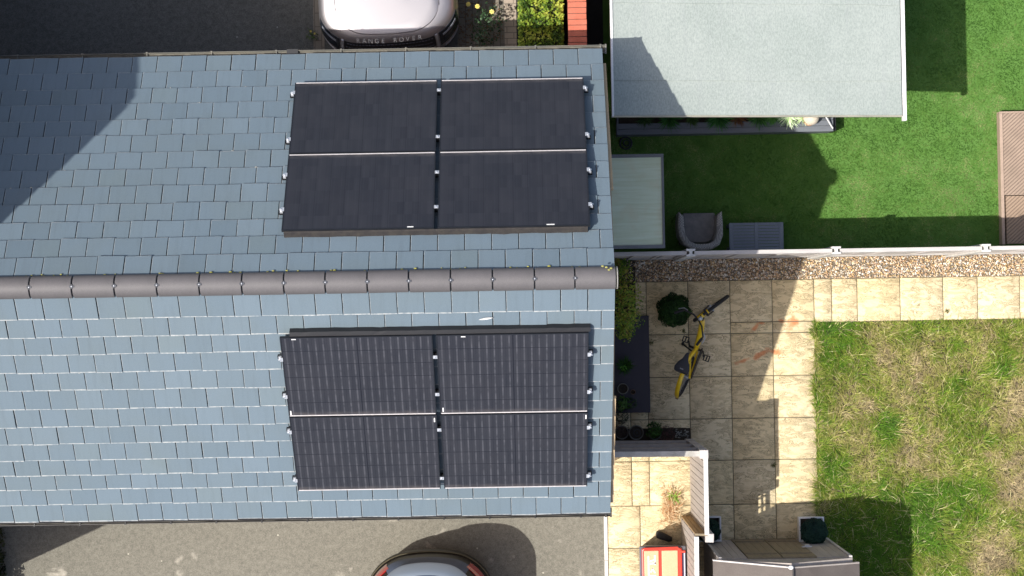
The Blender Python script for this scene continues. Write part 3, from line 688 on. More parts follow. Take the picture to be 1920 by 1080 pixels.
lt = MB(); lt.box(.09, .50, -.008, .008, 1.99, 2.025)
for x in (.093, .222, .352, .468): lt.box(x, x + .026, -.007, .007, 1.87, 2.13)
qb = MB(); qb.box(.50, 1.97, .0105, .016, 1.85, 2.12); qb.build('backing', MAT_wood_grey, parent=F2)
lt.build('lattice', MAT_wood_light, parent=F2)

# ------------------------------------------------------------------ garden shed
shed = empty('garden_shed', (3.41, -4.4, 0), 'timber garden shed with brown felt gable roof and double boarded doors', 'shed')
shY, eL, eR, ap = -3.26, (2.44, 1.95), (4.385, 1.95), (3.43, 2.42)
w = MB(); w.add([(x, y, z) for y in (shY, -6.0) for x, z in ((2.52, 0), (4.30, 0), (4.30, 1.96), (3.43, 2.38), (2.52, 1.96))], [(0, 1, 2, 3, 4), (5, 6, 7, 8, 9)] + [(k, (k + 1) % 5, 5 + (k + 1) % 5, 5 + k) for k in range(5)])
part(w, 'wall', MAT_wood_grey, shed)
for (x0, x1, mt, nm) in ((2.545, 2.905, MAT_wood_grey, 'front_panel'), (3.845, 4.275, MAT_wood_grey, 'front_panel'), (2.915, 3.37, MAT_wood_brown, 'door'), (3.38, 3.835, MAT_wood_brown, 'door')):
    n_ = 4; q = MB(); wd = (x1 - x0) / n_
    for k in range(n_): q.box(x0 + k * wd + .002, x0 + (k + 1) * wd - .002, shY + .002, shY + (.022 if nm == 'door' else .012), .06, 1.93)
    d = part(q, nm, mt, shed)
    if nm == 'door':
        q = MB(); q.box(x0 + .02, x1 - .02, shY + .023, shY + .037, .32, .40); q.box(x0 + .02, x1 - .02, shY + .023, shY + .037, 1.55, 1.63); q.v = [tuple(Vector(v) - shed.location) for v in q.v]; q.build('ledge', mt, parent=d)
q = MB(); q.box(3.76, 3.90, shY + .04, shY + .055, 1.12, 1.15); q.box(3.80, 3.86, shY + .05, shY + .075, 1.10, 1.17); part(q, 'latch', MAT_alu, shed)
for x in (2.52, 4.26): q = MB(); q.box(x, x + .04, shY + .002, shY + .03, .0, 1.95); part(q, 'corner_trim', MAT_wood_light, shed)
def shed_roof(a, b, y0a, y0b):
    r = MB(); n = 16; m_ = 5; t = .035; rows = []
    for i in range(n + 1):
        f = i / n; row = []
        for j in range(m_ + 1):
            g_ = j / m_; x = a[0] + (b[0] - a[0]) * g_; z = a[1] + (b[1] - a[1]) * g_; y = (y0a + (y0b - y0a) * g_) * (1 - f) + -6.1 * f
            row.append(Vector((x, y, z + t + rng.normal(0, .003))))
        row2 = [Vector((v.x, v.y, v.z - t)) for v in row][::-1]; rows.append(row + row2)
    r.rings(rows); return r
for a, b, ya, yb in ((eL, ap, -3.272, -3.318), ((ap[0] + .0, ap[1]), eR, -3.318, -3.335)):
    rf = part(shed_roof(a, b, ya, yb), 'roof', MAT_felt2, shed)
    q = MB(); y0, y1 = ya, yb
    q.add([(a[0], ya + .002, a[1] - .04), (b[0], yb + .002, b[1] - .04), (b[0], yb + .002, b[1] + .04), (a[0], ya + .002, a[1] + .04), (a[0], ya + .020, a[1] - .04), (b[0], yb + .020, b[1] - .04), (b[0], yb + .020, b[1] + .04), (a[0], ya + .020, a[1] + .04)], [(0, 1, 2, 3), (4, 5, 6, 7), (0, 1, 5, 4), (2, 3, 7, 6), (1, 2, 6, 5), (0, 3, 7, 4)])
    q.v = [tuple(Vector(v) - shed.location) for v in q.v]; q.build('verge_board', MAT_wood_light if a[0] < 3 else MAT_wood_grey, parent=rf)
q = MB(); q.tube([(3.43, -3.30, 2.475), (3.43, -6.1, 2.475)], .012, 8); part(q, 'ridge_strip', M('dark felt ridge', (.06, .055, .055), .9), shed)
q = MB(); q.blob((3.40, -3.30, 2.48), .035, .028, .02); part(q, 'finial', MAT_white, shed)

# ------------------------------------------------------------------ garden room
gr = empty('garden_room', (3, 5, 0), 'flat roofed garden room covered in pale grey mineral felt with white gutter', 'garden room')
def gz(x): return 3.0 + (x - 1.166) / (4.977 - 1.166) * (2.45 - 3.0)
w = MB(); w.add([(x, y, z) for x in (1.30, 4.80) for y, z in ((3.05, 0), (9.6, 0))] + [(x, y, gz(x) - .09) for x in (1.30, 4.80) for y in (3.05, 9.6)], [(0, 1, 3, 2), (4, 5, 7, 6), (0, 1, 5, 4), (2, 3, 7, 6), (0, 2, 6, 4), (1, 3, 7, 5)])
part(w, 'wall', M('charcoal cladding', (.05, .053, .06), .7, fine=20), gr)
yF0, yF1 = 2.572, 2.580
r = MB()
ys = [yF0, 3.02, 4.02, 5.02, 6.02, 7.02, 9.8]
def rp(x, y, t): return (x, y + (0 if y > yF0 else (x - 1.17) / 3.8 * .01), gz(x) + t)
r.add([rp(x, y, t) for x in (1.166, 4.975) for y in (yF0, 9.8) for t in (-.085, 0)], [(0, 1, 3, 2), (4, 6, 7, 5), (0, 4, 5, 1), (2, 3, 7, 6), (0, 2, 6, 4), (1, 5, 7, 3)])
rf = part(r, 'roof', MAT_felt, gr)
for i in range(len(ys) - 1):                                        # lapped felt strips
    q = MB(); nx = 30; xs_ = np.linspace(1.170, 4.97, nx); rows_ = []
    wob = rng.normal(0, .004, nx)
    for x, wv in zip(xs_, wob):
        t0 = .0055 if i else .004; rows_.append([Vector(rp(x, ys[i] + (wv if i else .004), .002)), Vector(rp(x, ys[i] + (wv if i else .004) + .002, t0 + .008)), Vector(rp(x, (ys[i] + ys[i + 1]) / 2, .008 + abs(rng.normal(0, .0015)))), Vector(rp(x, ys[i + 1] + .02, .004))])
    q.rings(rows_, cap=False, close=False); q.v = [tuple(Vector(v) - gr.location) for v in q.v]; q.build('felt_strip', MAT_felt, parent=rf)
q = MB(); q.box(1.150, 1.176, yF0 - .01, 9.8, gz(1.166) - .10, gz(1.166) + .022)
q.v = [tuple(Vector(v) - gr.location) for v in q.v]; q.build('edge_trim', MAT_white, parent=rf)
q = MB(); q.add([(x, y, gz(x) + t) for x in (1.178, 4.975) for y in (yF0 - .012, yF0 - .001) for t in (-.09, .016)], [(0, 1, 3, 2), (4, 6, 7, 5), (0, 4, 5, 1), (2, 3, 7, 6), (0, 2, 6, 4), (1, 5, 7, 3)])
q.v = [tuple(Vector(v) - gr.location) for v in q.v]; q.build('edge_trim', M('cream drip trim', (.55, .52, .42), .6), parent=rf)
q = MB(); q.box(4.985, 5.035, yF0 - .065, 9.8, 2.36, 2.455); part(q, 'gutter', MAT_white, gr, bevel=.006)

# raised planter with its plants, figure and cane
pl = empty('raised_planter', (2.9, 2.8, 0), 'long low charcoal composite planter under the garden room roof edge', 'planter')
q = MB()
q.box(1.36, 4.44, 2.615, 2.635, 0, .345)
for k in range(2): q.box(1.35, 4.45, 2.605 + k * .082, 2.605 + k * .082 + .078, .346, .37)
q.box(4.20, 4.45, 2.772, 3.0, .346, .369); q.box(4.42, 4.44, 2.636, 3.0, 0, .345); q.box(1.36, 1.38, 2.636, 3.0, 0, .345); q.box(1.36, 4.44, 2.98, 3.0, 0, .345)
part(q, 'planks', MAT_comp, pl, bevel=.003)
q = MB(); q.box(1.385, 4.19, 2.772, 2.975, .05, .31); part(q, 'soil', MAT_soil, pl)
q = MB(); q.box(4.455, 4.50, 2.62, 3.0, 0, .30); part(q, 'dark_gap_fill', MAT_black, pl)  # black strip stands in for the dark gap at the planter end
q = MB()
for k in range(5): q.box(4.315 + k * .022, 4.325 + k * .022, 2.80, 2.90, .371, .376)
q.box(4.30, 4.425, 2.79, 2.80, .371, .378); q.box(4.30, 4.425, 2.90, 2.91, .371, .378); part(q, 'grille', MAT_black, pl)
def strap_plant(name, x, y, z, n, L, cols, label, group=None, up=1.0, W=.014, parent=None):
    P = np.tile([x, y, z], (n, 1)) + rng.normal(0, .012, (n, 3)) * [1, 1, .2]; t = rng.random(n)
    o = blades(name, P - [x, y, z], L * (.6 + .5 * rng.random(n)), W * (.7 + .6 * rng.random(n)), np.radians(35 + 40 * rng.random(n)) * up, MAT_blade, lerp(cols[0], cols[1], t))
    o.location = (x, y, z); return tag(o, label, 'plant', group)
pg = 'plants growing along the raised planter'
specs = [(1.75, .16, 'dark small tufted plant at the house end of the raised planter', (.02, .05, .015), (.05, .10, .03), 60),
         (2.10, .22, 'arching dark green fern nearest the house in the raised planter', (.02, .08, .02), (.05, .15, .03), 120),
         (2.42, .15, 'small dull green clump between two ferns in the raised planter', (.03, .07, .02), (.07, .12, .03), 60),
         (2.80, .24, 'large green fern overhanging the front of the raised planter', (.02, .09, .02), (.06, .18, .04), 150),
         (3.08, .17, 'reddish brown leaved clump beside the large fern in the planter', (.12, .05, .03), (.16, .10, .04), 80),
         (3.38, .21, 'mid green fern between red clump and striped grass in the planter', (.03, .10, .02), (.08, .20, .05), 120),
         (3.60, .18, 'bright green narrow tuft beside the striped grass in the planter', (.06, .18, .04), (.12, .28, .06), 90),
         (3.80, .21, 'white striped variegated grass in the sunny part of the planter', (.30, .42, .20), (.75, .80, .62), 90),
         (4.02, .17, 'variegated pale tuft next to the toadstool ornament in the planter', (.25, .38, .15), (.70, .76, .5), 80)]
for x, L, lb, c0_, c1_, n_ in specs: strap_plant('fern', x, 2.83, .36, int(n_ * 1.5), L * 1.15, (tuple(1.5 * q for q in c0_), tuple(1.7 * q for q in c1_)), lb, pg, W=.017)
orn = empty('garden_ornament', (4.12, 2.80, .37), 'cream dome ornament on a peach base at the sunny planter end', 'ornament')
q = MB(); q.lathe([(.045, .371), (.085, .38), (.095, .42), (.07, .45), (.02, .46)], (4.10, 2.775, 0), 18); part(q, 'base', M('peach stone', (.52, .30, .19), .8), orn, smooth=True)
q = MB(); q.lathe([(.02, .455), (.10, .462), (.115, .48), (.10, .53), (.06, .565), (.01, .58)], (4.12, 2.80, 0), 22); part(q, 'dome', M('cream stone', (.70, .62, .50), .8, c2=(.62, .5, .36)), orn, smooth=True)
tw = empty('driftwood', (4.28, 2.85, .37), 'dark twisted branch leaning between the dome ornament and white cane', 'branch')
q = MB(); q.tube([(4.19, 2.76, .38), (4.25, 2.82, .47), (4.33, 2.85, .50), (4.38, 2.90, .44)], [.012, .02, .022, .012], 7); q.tube([(4.25, 2.82, .47), (4.27, 2.88, .55)], [.016, .01], 7); part(q, 'branch', M('dark bark', (.07, .045, .05), .9, fine=30), tw, smooth=True)
q = MB(); q.tube([(4.265, 2.89, .52), (4.44, 2.645, .384)], .011, 8)
tag(q.build('cane', MAT_white, loc=(4.35, 2.76, .45)), 'thin white cane leaning across the sunny end of the raised planter', 'cane')
q = MB(); q.torus(.085, .012, Matrix.Translation((1.50, 2.52, .03)) @ Matrix.Rotation(PI / 2, 4, 'X'), 28, 8); q.torus(.045, .010, Matrix.Translation((1.51, 2.52, .045)) @ Matrix.Rotation(PI / 2, 4, 'X'), 24, 8)
tag(q.build('hose_coil', M('dark hose', (.03, .035, .04), .5), smooth=True, loc=(1.5, 2.52, .03)), 'dark hose coil lying at the house end of the raised planter', 'hose')
tp = empty('outdoor_tap', (1.02, 2.36, .6), 'small metal tap on a bracket by the house wall near the canopy', 'tap')
q = MB(); q.tube([(.90, 2.42, .8), (1.10, 2.42, .8), (1.14, 2.42, .72)], .014, 8); part(q, 'spout', MAT_clip, tp, smooth=True)
q = MB(); q.tube([(1.08, 2.42, .81), (1.08, 2.42, .87)], .01, 8); q.box(1.05, 1.11, 2.41, 2.43, .87, .885); part(q, 'handle', MAT_alu, tp)

# canopy over the neighbour's door
cp = empty('door_canopy', (1.4, 1.5, 2.2), 'pale translucent sheet canopy in a dark frame fixed to the house end', 'canopy')
m_, n_, p_ = newmat('algae stained polycarbonate'); v_ = coord(n_, (.6, 9, 1))
cc_ = mixc(n_, ramp(n_, noise(n_, v_, 3, 5), .35, .68), (.62, .70, .52), (.52, .59, .38)); cc_ = mixc(n_, mathn(n_, 'MULTIPLY', ramp(n_, noise(n_, coord(n_), 3.1, 5), .5, .72), .5), cc_, (.56, .50, .30)); setc(n_, p_, cc_); p_.inputs['Roughness'].default_value = .4
q = MB(); q.box(.91, 1.832, .945, 2.105, 2.185, 2.195); part(q, 'sheet', m_, cp)
q = MB(); q.box(.903, 1.862, .900, .944, 2.16, 2.215); q.box(.903, 1.862, 2.106, 2.149, 2.16, 2.215); q.box(1.833, 1.862, .945, 2.105, 2.161, 2.214); part(q, 'frame', M('grey canopy frame', (.14, .15, .16), .5, bmp=0), cp)
q = MB()
for y in (.92, 2.12): q.tube([(.903, y, 1.6), (1.6, y, 2.155)], .012, 8)
part(q, 'bracket', MAT_black, cp)

# wicker armchair
m_, n_, p_ = newmat('grey wicker'); v_ = coord(n_)
wv = nd(n_, 'ShaderNodeTexChecker'); wv.inputs['Scale'].default_value = 55; n_.links.new(v_, wv.inputs[0]); wv.inputs[1].default_value = (.50, .47, .44, 1); wv.inputs[2].default_value = (.26, .245, .24, 1)
n_.links.new(wv.outputs[0], p_.inputs['Base Color']); p_.inputs['Roughness'].default_value = .7; n_.links.new(bump(n_, wv.outputs[1], .7, .006), p_.inputs['Normal']); MAT_wicker = m_
ch = empty('wicker_armchair', (2.50, 1.2, 0), 'grey woven wicker armchair with rounded back against the bleached fence', 'armchair')
def chring(off, z, zb):
    pts = []
    base = [(.30, .27), (.31, .08), (.30, -.06), (.24, -.17), (.13, -.225), (0, -.24), (-.13, -.225), (-.24, -.17), (-.30, -.06), (-.31, .08), (-.30, .27)]
    for i, (x, y) in enumerate(base):
        l = math.hypot(x, y); bk = max(0, min(1, (-y + .02) / .22)); pts.append(Vector((2.50 + x - off * x / l, 1.20 + y - off * y / l - .04 * (z > .3) * bk, z + (zb - z) * bk)))
    return pts
q = MB(); rr = [chring(.0, .08, .08), chring(-.01, .60, .80), chring(.025, .62, .83), chring(.085, .60, .80), chring(.09, .35, .35), chring(.085, .08, .08)]
n11 = 11; vs_ = [v for r_ in rr for v in r_]; fs_ = []
for i in range(6):
    for k in range(10): a_ = i * n11 + k; b_ = ((i + 1) % 6) * n11 + k; fs_.append((a_, a_ + 1, b_ + 1, b_))
fs_ += [tuple(i * n11 for i in range(6)), tuple(i * n11 + 10 for i in range(6))]
q.add(vs_, fs_); part(q, 'shell', MAT_wicker, ch, bevel=.012)
q = MB(); q.prism([(2.50 + x, 1.20 + y) for x, y in ((.23, .265), (.232, .0), (.19, -.12), (.10, -.16), (-.10, -.16), (-.19, -.12), (-.232, .0), (-.23, .265))], .30, .40); part(q, 'seat', M('dark woven seat', (.17, .165, .17), .8, c2=(.27, .26, .25), big=9, fine=60), ch, bevel=.02)
for dx in (-.24, .24):
    for dy in (-.15, .22): q = MB(); q.box(2.5 + dx - .02, 2.5 + dx + .02, 1.2 + dy - .02, 1.2 + dy + .02, 0, .09); part(q, 'leg', MAT_black, ch)
# slatted low table
tb = empty('slatted_table', (3.3, 1.12, 0), 'low blue-grey slatted garden table beside the wicker armchair', 'table')
MAT_blue = M('blue grey painted slats', (.20, .235, .285), .6, c2=(.17, .20, .25), big=4)
q = MB(); X0, X1, Y0, Y1 = 2.93, 3.70, .925, 1.312
q.box(X0, X0 + .06, Y0, Y1, .395, .42); q.box(X1 - .06, X1, Y0, Y1, .395, .42); q.box((X0 + X1) / 2 - .025, (X0 + X1) / 2 + .025, Y0, Y1, .395, .42)
for k in range(9): y = Y0 + k * .0435; q.box(X0 + .062, (X0 + X1) / 2 - .027, y, y + .038, .397, .417); q.box((X0 + X1) / 2 + .027, X1 - .062, y, y + .038, .397, .417)
part(q, 'tabletop', MAT_blue, tb)
for x in (X0 + .03, X1 - .03):
    for y in (Y0 + .03, Y1 - .03): q = MB(); q.box(x - .022, x + .022, y - .022, y + .022, 0, .394); part(q, 'leg', MAT_blue, tb)
# chevron decking
def chev(name, c, xc):
    m, n, p = newmat(name); v = coord(n); sx = nd(n, 'ShaderNodeSeparateXYZ'); n.links.new(v, sx.inputs[0])
    u = mathn(n, 'ABSOLUTE', mathn(n, 'SUBTRACT', sx.outputs[0], xc)); u = mathn(n, 'SUBTRACT', mathn(n, 'MULTIPLY', sx.outputs[1], .9), mathn(n, 'MULTIPLY', u, -.8))
    g = mathn(n, 'PINGPONG', u, .024); ln = ramp(n, g, .003, .011)
    cc = mixc(n, ramp(n, noise(n, v, 5, 4), .35, .65), c, tuple(x * .8 for x in c)); cc = mixc(n, ln, tuple(x * .55 for x in c), cc)
    setc(n, p, cc); p.inputs['Roughness'].default_value = .8; n.links.new(bump(n, ln, .7, .008), p.inputs['Normal']); return m
mdk = chev('tan ribbed composite', (.36, .265, .20), 7.23); mdk2 = chev('tan ribbed composite step', (.36, .255, .18), 8.9)
dk = empty('decking_platform', (7.6, 2, 0), 'raised tan deck platform with chevron ribs at the edge of the turf', 'deck')
q = MB(); q.box(6.935, 8.9, 1.66, 2.845, .0, .15); part(q, 'deck_boards', mdk, dk)
q = MB(); q.box(6.955, 8.9, .96, 1.648, .0, .150); part(q, 'deck_boards', mdk2, dk)
q = MB(); q.box(6.885, 6.930, .95, 2.845, 0, .155); q.box(6.885, 8.9, 2.847, 2.87, 0, .156); part(q, 'edge_board', M('tan edge board', (.42, .31, .24), .8, c2=(.34, .25, .19)), dk, bevel=.003)

# ------------------------------------------------------------------ front of plot: wall, hedge, bed
wl = empty('brick_wall', (.77, 6, 0), 'orange-red brick garden wall running away from the house beside hedge', 'wall')
q = MB(); q.box(.665, .875, 3.4, 12, -.05, 1.72); part(q, 'brickwork', brick_mat('orange brickwork', (.45, .14, .08), (.38, .11, .06), (.25, .2, .17), rot=(PI / 2, 0, PI / 2)), wl)
q = MB(); y = 3.4; 
V_, C_ = [], []
while y < 9:
    j = rng.normal(0, .002); q.box(.642 + j, .892 + j, y + .004, y + .074, 1.72 + .0, 1.80 + rng.normal(0, .0015)); y += .0785
part(q, 'coping_bricks', M('orange coping brick', (.56, .16, .10), .85, c2=(.50, .13, .075), big=9, fine=60, bmp=.4), wl, bevel=.003)
q = MB(); q.box(.652, .882, 3.405, 9, 1.721, 1.785); part(q, 'mortar', M('wall mortar', (.16, .10, .08), .95), wl)
def crown(name, n, sampler, size, pal, parent=None, mat=None, aspect=.55, ns=3.0, kind=None, jit=.6):
    P, N = sampler(n); t = np.clip((fbm(P, ns) - .5) * 2.2 + .5 + rng.normal(0, .16, n), 0, 1)
    c = np.array([[np.interp(x, np.linspace(0, 1, len(pal)), [p_[i] for p_ in pal]) for i in range(3)] for x in t])
    return leaves(name, P, N + rng.normal(0, jit, (n, 3)), size * (.65 + .7 * rng.random(n)), c, mat, parent, aspect, kind)
def box_s(x0, x1, y0, y1, z0, z1):
    def f(n):
        P = np.c_[x0 + rng.random(n) * (x1 - x0), y0 + rng.random(n) * (y1 - y0), np.zeros(n)]; b = (fbm(P, 5) - .5) * .34 + (fbm(P, 16) - .5) * .16
        P[:, 2] = z1 + b - rng.random(n) ** 2 * .22; k = rng.random(n) < .3
        P[k, 2] = z0 + rng.random(k.sum()) * (z1 - z0); s = rng.random(k.sum()) < .5; P[k, 0] = np.where(s, x0 + rng.random(k.sum()) * .06, x1 - rng.random(k.sum()) * .06)
        return P, np.tile([0, 0, 1.0], (n, 1))
    return f
def ball_s(c, r, sq=1, rough=.05):
    def f(n):
        d = unit(rng.normal(size=(n, 3))); d[:, 2] = np.where(d[:, 2] < -.6, -d[:, 2], d[:, 2]); rr = r * (1 + (fbm(d * r, 9 / r * .3) - .5) * rough * 5) * (1 - rng.random(n) ** 2 * .16)
        P = d * rr[:, None] * [1, 1, sq] + c; return P, d
    return f
hd = empty('hedge', (.32, 5, 0), 'bright yellow-green leafy hedge clipped square beside the orange brick wall', 'hedge')
o = crown('foliage', 11000, box_s(-.03, .60, 3.5, 6.4, .1, 1.0), .045, [(.035, .08, .01), (.14, .24, .025), (.34, .44, .05), (.52, .56, .10)], ns=7, jit=.7); o.parent = hd; o.matrix_parent_inverse = Matrix.Translation(-hd.location)
q = MB(); q.box(.02, .56, 3.56, 6.3, .05, .86); part(q, 'core', M('dark twig mass', (.03, .045, .015), .95, fine=40), hd)
def small_shrub(name, c, r, n, size, pal, label, cat='plant', group=None, sq=.8, mat=None, loc=None, aspect=.5):
    o = crown(name, n, ball_s((0, 0, 0), r, sq, .12), size, pal, mat=mat, aspect=aspect, ns=5 / max(r, .1) * .3); o.location = c; return tag(o, label, cat, group)
bedpal = [(.02, .05, .02), (.06, .12, .05), (.16, .24, .15)]
P_ = np.c_[-.90 + rng.random(500) * .64, 3.6 + rng.random(500) * 1.4, rng.random(500) * .05]
leaves('fallen_leaves', P_, np.tile([0, 0, 1.], (500, 1)) + rng.normal(0, .3, (500, 3)), .02 + rng.random(500) * .03, lerp((.12, .06, .03), (.22, .14, .07), rng.random(500)), kind='stuff')
for i, (px, py, r, lb) in enumerate(((915, 40, .22, 'tall stemmed rose with yellow blooms in the bed beside the silver car'), (905, 72, .17, 'low leafy part-shaded plant at the gutter end of the rose bed'), (585, 66, .09, 'yellow flowered weed growing by the left front corner of the silver car'))):
    c = at(px, py, .3 if i < 2 else .05); rt = empty('rose_bush' if i == 0 else 'weed', c, lb, 'plant')
    n_ = (200, 150, 60)[i]
    o = crown('foliage', n_, ball_s((0, 0, 0), r, 1.0, .3), .045 if i < 2 else .03, bedpal if i < 2 else [(.05, .10, .02), (.14, .22, .05)], ns=6); o.parent = rt
    q = MB()
    for _ in range(6 if i < 2 else 3): q.tube([(0, 0, -c.z), (rng.normal(0, r * .3), rng.normal(0, r * .3), -c.z * .4), (rng.normal(0, r * .6), rng.normal(0, r * .6), r * .6)], .005, 5)
    q.build('stem', M('green stem', (.07, .11, .04), .8, bmp=0), parent=rt)
    if i != 1:
        fl = [(878, 8, .5), (895, 12, .55), (922, 22, .6), (866, -6, .4)] if i == 0 else [(583, 59, .12), (590, 63, .10)]
        for (fx, fy_, fz) in fl:
            b = at(fx, fy_, fz) - c; q = MB()
            for ring, (rr, nn, dz) in enumerate(((.034, 7, 0), (.022, 6, .008), (.010, 4, .014))):
                sc_ = 1 if i == 0 else .45
                for k in range(nn):
                    a = 2 * PI * k / nn + ring * .5; u = Vector((math.cos(a), math.sin(a), 0)); w_ = Vector((-u.y, u.x, 0)); rr_ = rr * sc_
                    q.add([b + Vector((0, 0, dz * sc_)), b + u * rr_ * .7 + w_ * rr_ * .45 + Vector((0, 0, dz + .008)), b + u * rr_ * 1.1 + Vector((0, 0, dz + .004)), b + u * rr_ * .7 - w_ * rr_ * .45 + Vector((0, 0, dz + .008))], [(0, 1, 2, 3)])
            q.build('flower', M('yellow petal', (.75, .62, .12), .6, bmp=0, c2=(.8, .7, .3)) if 'yellow petal' not in bpy.data.materials else bpy.data.materials['yellow petal'], parent=rt)

# ------------------------------------------------------------------ cars: bodies as stacked plan outlines, parts laid 3-5 mm proud of them
def plan(hw, yf, yb, rx, ry, bow, n=22, rb=.3):
    pts = []
    def yfront(ax):
        y = yf + bow * (ax / hw) ** 2; e = (ax - (hw - rx)) / rx
        return y + (ry * (1 - math.sqrt(max(0, 1 - e * e))) if e > 0 else 0)
    us = [-1 + 2 * i / n for i in range(n + 1)]; us = [math.copysign(1 - (1 - abs(u)) ** 1.6, u) for u in us]
    for u in us: pts.append((u * hw, yfront(abs(u) * hw)))
    for u in reversed(us):
        ax = abs(u) * hw; e = (ax - (hw - rb)) / rb; pts.append((u * hw, yb - (rb * (1 - math.sqrt(max(0, 1 - e * e))) if e > 0 else 0)))
    return pts
def car_rings(spec, rx, ry, bow, n=22):
    return [[Vector((x, y, z)) for x, y in plan(hw, yf, yb, rx * hw, ry, bow, n)] for z, hw, yf, yb in spec]
def car_patch(spec, rx, ry, bow, u0, u1, z0, z1, off, n=22, nz=5, wave=0):
    "surface strip on the front of the body between two heights, standing proud by off"
    m = MB(); rows = []
    zs = [s[0] for s in spec]
    for j in range(nz + 1):
        z = z0 + (z1 - z0) * j / nz; k = max(i for i in range(len(zs)) if zs[i] <= z + 1e-6); k = min(k, len(zs) - 2); f = (z - zs[k]) / (zs[k + 1] - zs[k])
        hw, yf, yb = [spec[k][q] * (1 - f) + spec[k + 1][q] * f for q in (1, 2, 3)]; P_ = plan(hw, yf, yb, rx * hw, ry, bow, 60); half = P_[:61]
        row = []
        for i in range(n + 1):
            u = (u0 + (u1 - u0) * i / n + 1) / 2 * 60; a = int(min(59, u)); g = u - a
            p = Vector(half[a]) * (1 - g) + Vector(half[a + 1]) * g; t = (Vector(half[a + 1]) - Vector(half[a])).normalized(); nrm = Vector((t.y, -t.x))
            row.append(Vector((p.x + nrm.x * off, p.y + nrm.y * off, z + off * .5)))
        rows.append(row)
    m.rings(rows, cap=False, close=False); back = [[v + Vector((0, .02, -.006)) for v in r_] for r_ in rows]
    m.rings([rows[-1], back[-1]], cap=False, close=False); m.rings([rows[0], back[0]], cap=False, close=False)
    m.add([r_[0] for r_ in rows] + [r_[0] for r_ in back], [(i, i + 1, nz + 2 + i, nz + 1 + i) for i in range(nz)]); m.add([r_[-1] for r_ in rows] + [r_[-1] for r_ in back], [(i, i + 1, nz + 2 + i, nz + 1 + i) for i in range(nz)])
    return m
def paint(name, c, metal, rough, coat=1.0):
    m, n, p = newmat(name); v = coord(n); setc(n, p, mixc(n, mathn(n, 'MULTIPLY', noise(n, v, 3, 4), .2), c, tuple(x * .8 for x in c)))
    p.inputs['Metallic'].default_value = metal; p.inputs['Roughness'].default_value = rough; p.inputs['Coat Weight'].default_value = coat; p.inputs['Coat Roughness'].default_value = .06; return m
MAT_silver = paint('silver car paint', (.48, .455, .465), .92, .47, .3)
MAT_dkpaint = M('black car paint', (.008, .007, .006), .4, bmp=0, spec=.3)
MAT_glass = M('tinted glass', (.015, .02, .028), .06, spec=.9, bmp=0)
def lathe_wheel(R, Wd):
    t = MB(); t.rings([[Vector((x_, r_ * math.cos(a), r_ * math.sin(a))) for (x_, r_) in ((-Wd / 2, R * .72), (-Wd / 2, R * .93), (-Wd * .4, R), (Wd * .4, R), (Wd / 2, R * .93), (Wd / 2, R * .72))] for a in np.linspace(0, 2 * PI, 33)], cap=False)
    r = MB(); r.rings([[Vector((x_, r_ * math.cos(a), r_ * math.sin(a))) for (x_, r_) in ((-Wd * .45, .03), (-Wd * .42, R * .7), (Wd * .42, R * .7), (Wd * .45, .03))] for a in np.linspace(0, 2 * PI, 33)], cap=False); return t, r
def add_wheels(root, hw, y1, y2, R, Wd=.25):
    for x in (-hw + Wd / 2 + .03, hw - Wd / 2 - .03):
        for y in (y1, y2):
            wt = empty('wheel', (x, y, R)); wt.parent = root; t, r = lathe_wheel(R, Wd); t.build('tyre', MAT_rubber, parent=wt, smooth=True); r.build('rim', MAT_alu, parent=wt, smooth=True)
# large silver car nose-in to the gutter
suv = empty('parked_car', (-1.835, 3.745, 0), 'large silver car with glossy bonnet parked nose-in against the house gutter', 'car', rz=.040)
spS = [(.25, .88, .08, 4.8), (.30, .92, .02, 4.85), (.45, .97, .0, 4.88), (.70, .985, .03, 4.88), (.86, .975, .11, 4.86), (.94, .955, .155, 4.8), (.985, .92, .18, 4.7), (1.015, .87, .235, 4.6), (1.035, .80, .31, 4.5), (1.048, .70, .42, 4.4)]
RXc, RYc, BW = .52, .40, .10
m = MB(); m.rings(car_rings(spS, RXc, RYc, BW, 30)); m.build('body', MAT_silver, parent=suv, smooth=True)
bon = [(1.030, .72, .255, 1.42), (1.046, .715, .262, 1.42), (1.055, .69, .30, 1.40), (1.062, .62, .38, 1.36)]
m = MB(); m.rings(car_rings(bon, .55, .30, .07, 30)); m.build('bonnet', MAT_silver, parent=suv, smooth=True)
m = MB()
for s in (-1, 1): m.tube([(s * .725, .62, 1.0465), (s * .735, .9, 1.0485), (s * .742, 1.4, 1.0495)], .003, 6)
m.build('shut_line', MAT_black, parent=suv)
m = MB(); m.rings(car_rings([(1.0, .86, 1.45, 4.5), (1.12, .84, 1.48, 4.5), (1.62, .70, 2.05, 4.3)], .3, .2, .12)); m.build('windscreen', MAT_glass, parent=suv, smooth=True)
m = MB(); m.rings(car_rings([(1.60, .73, 2.0, 4.4), (1.70, .70, 2.1, 4.3), (1.74, .55, 2.3, 4.1)], .3, .2, .1)); m.build('roof_panel', MAT_silver, parent=suv, smooth=True)
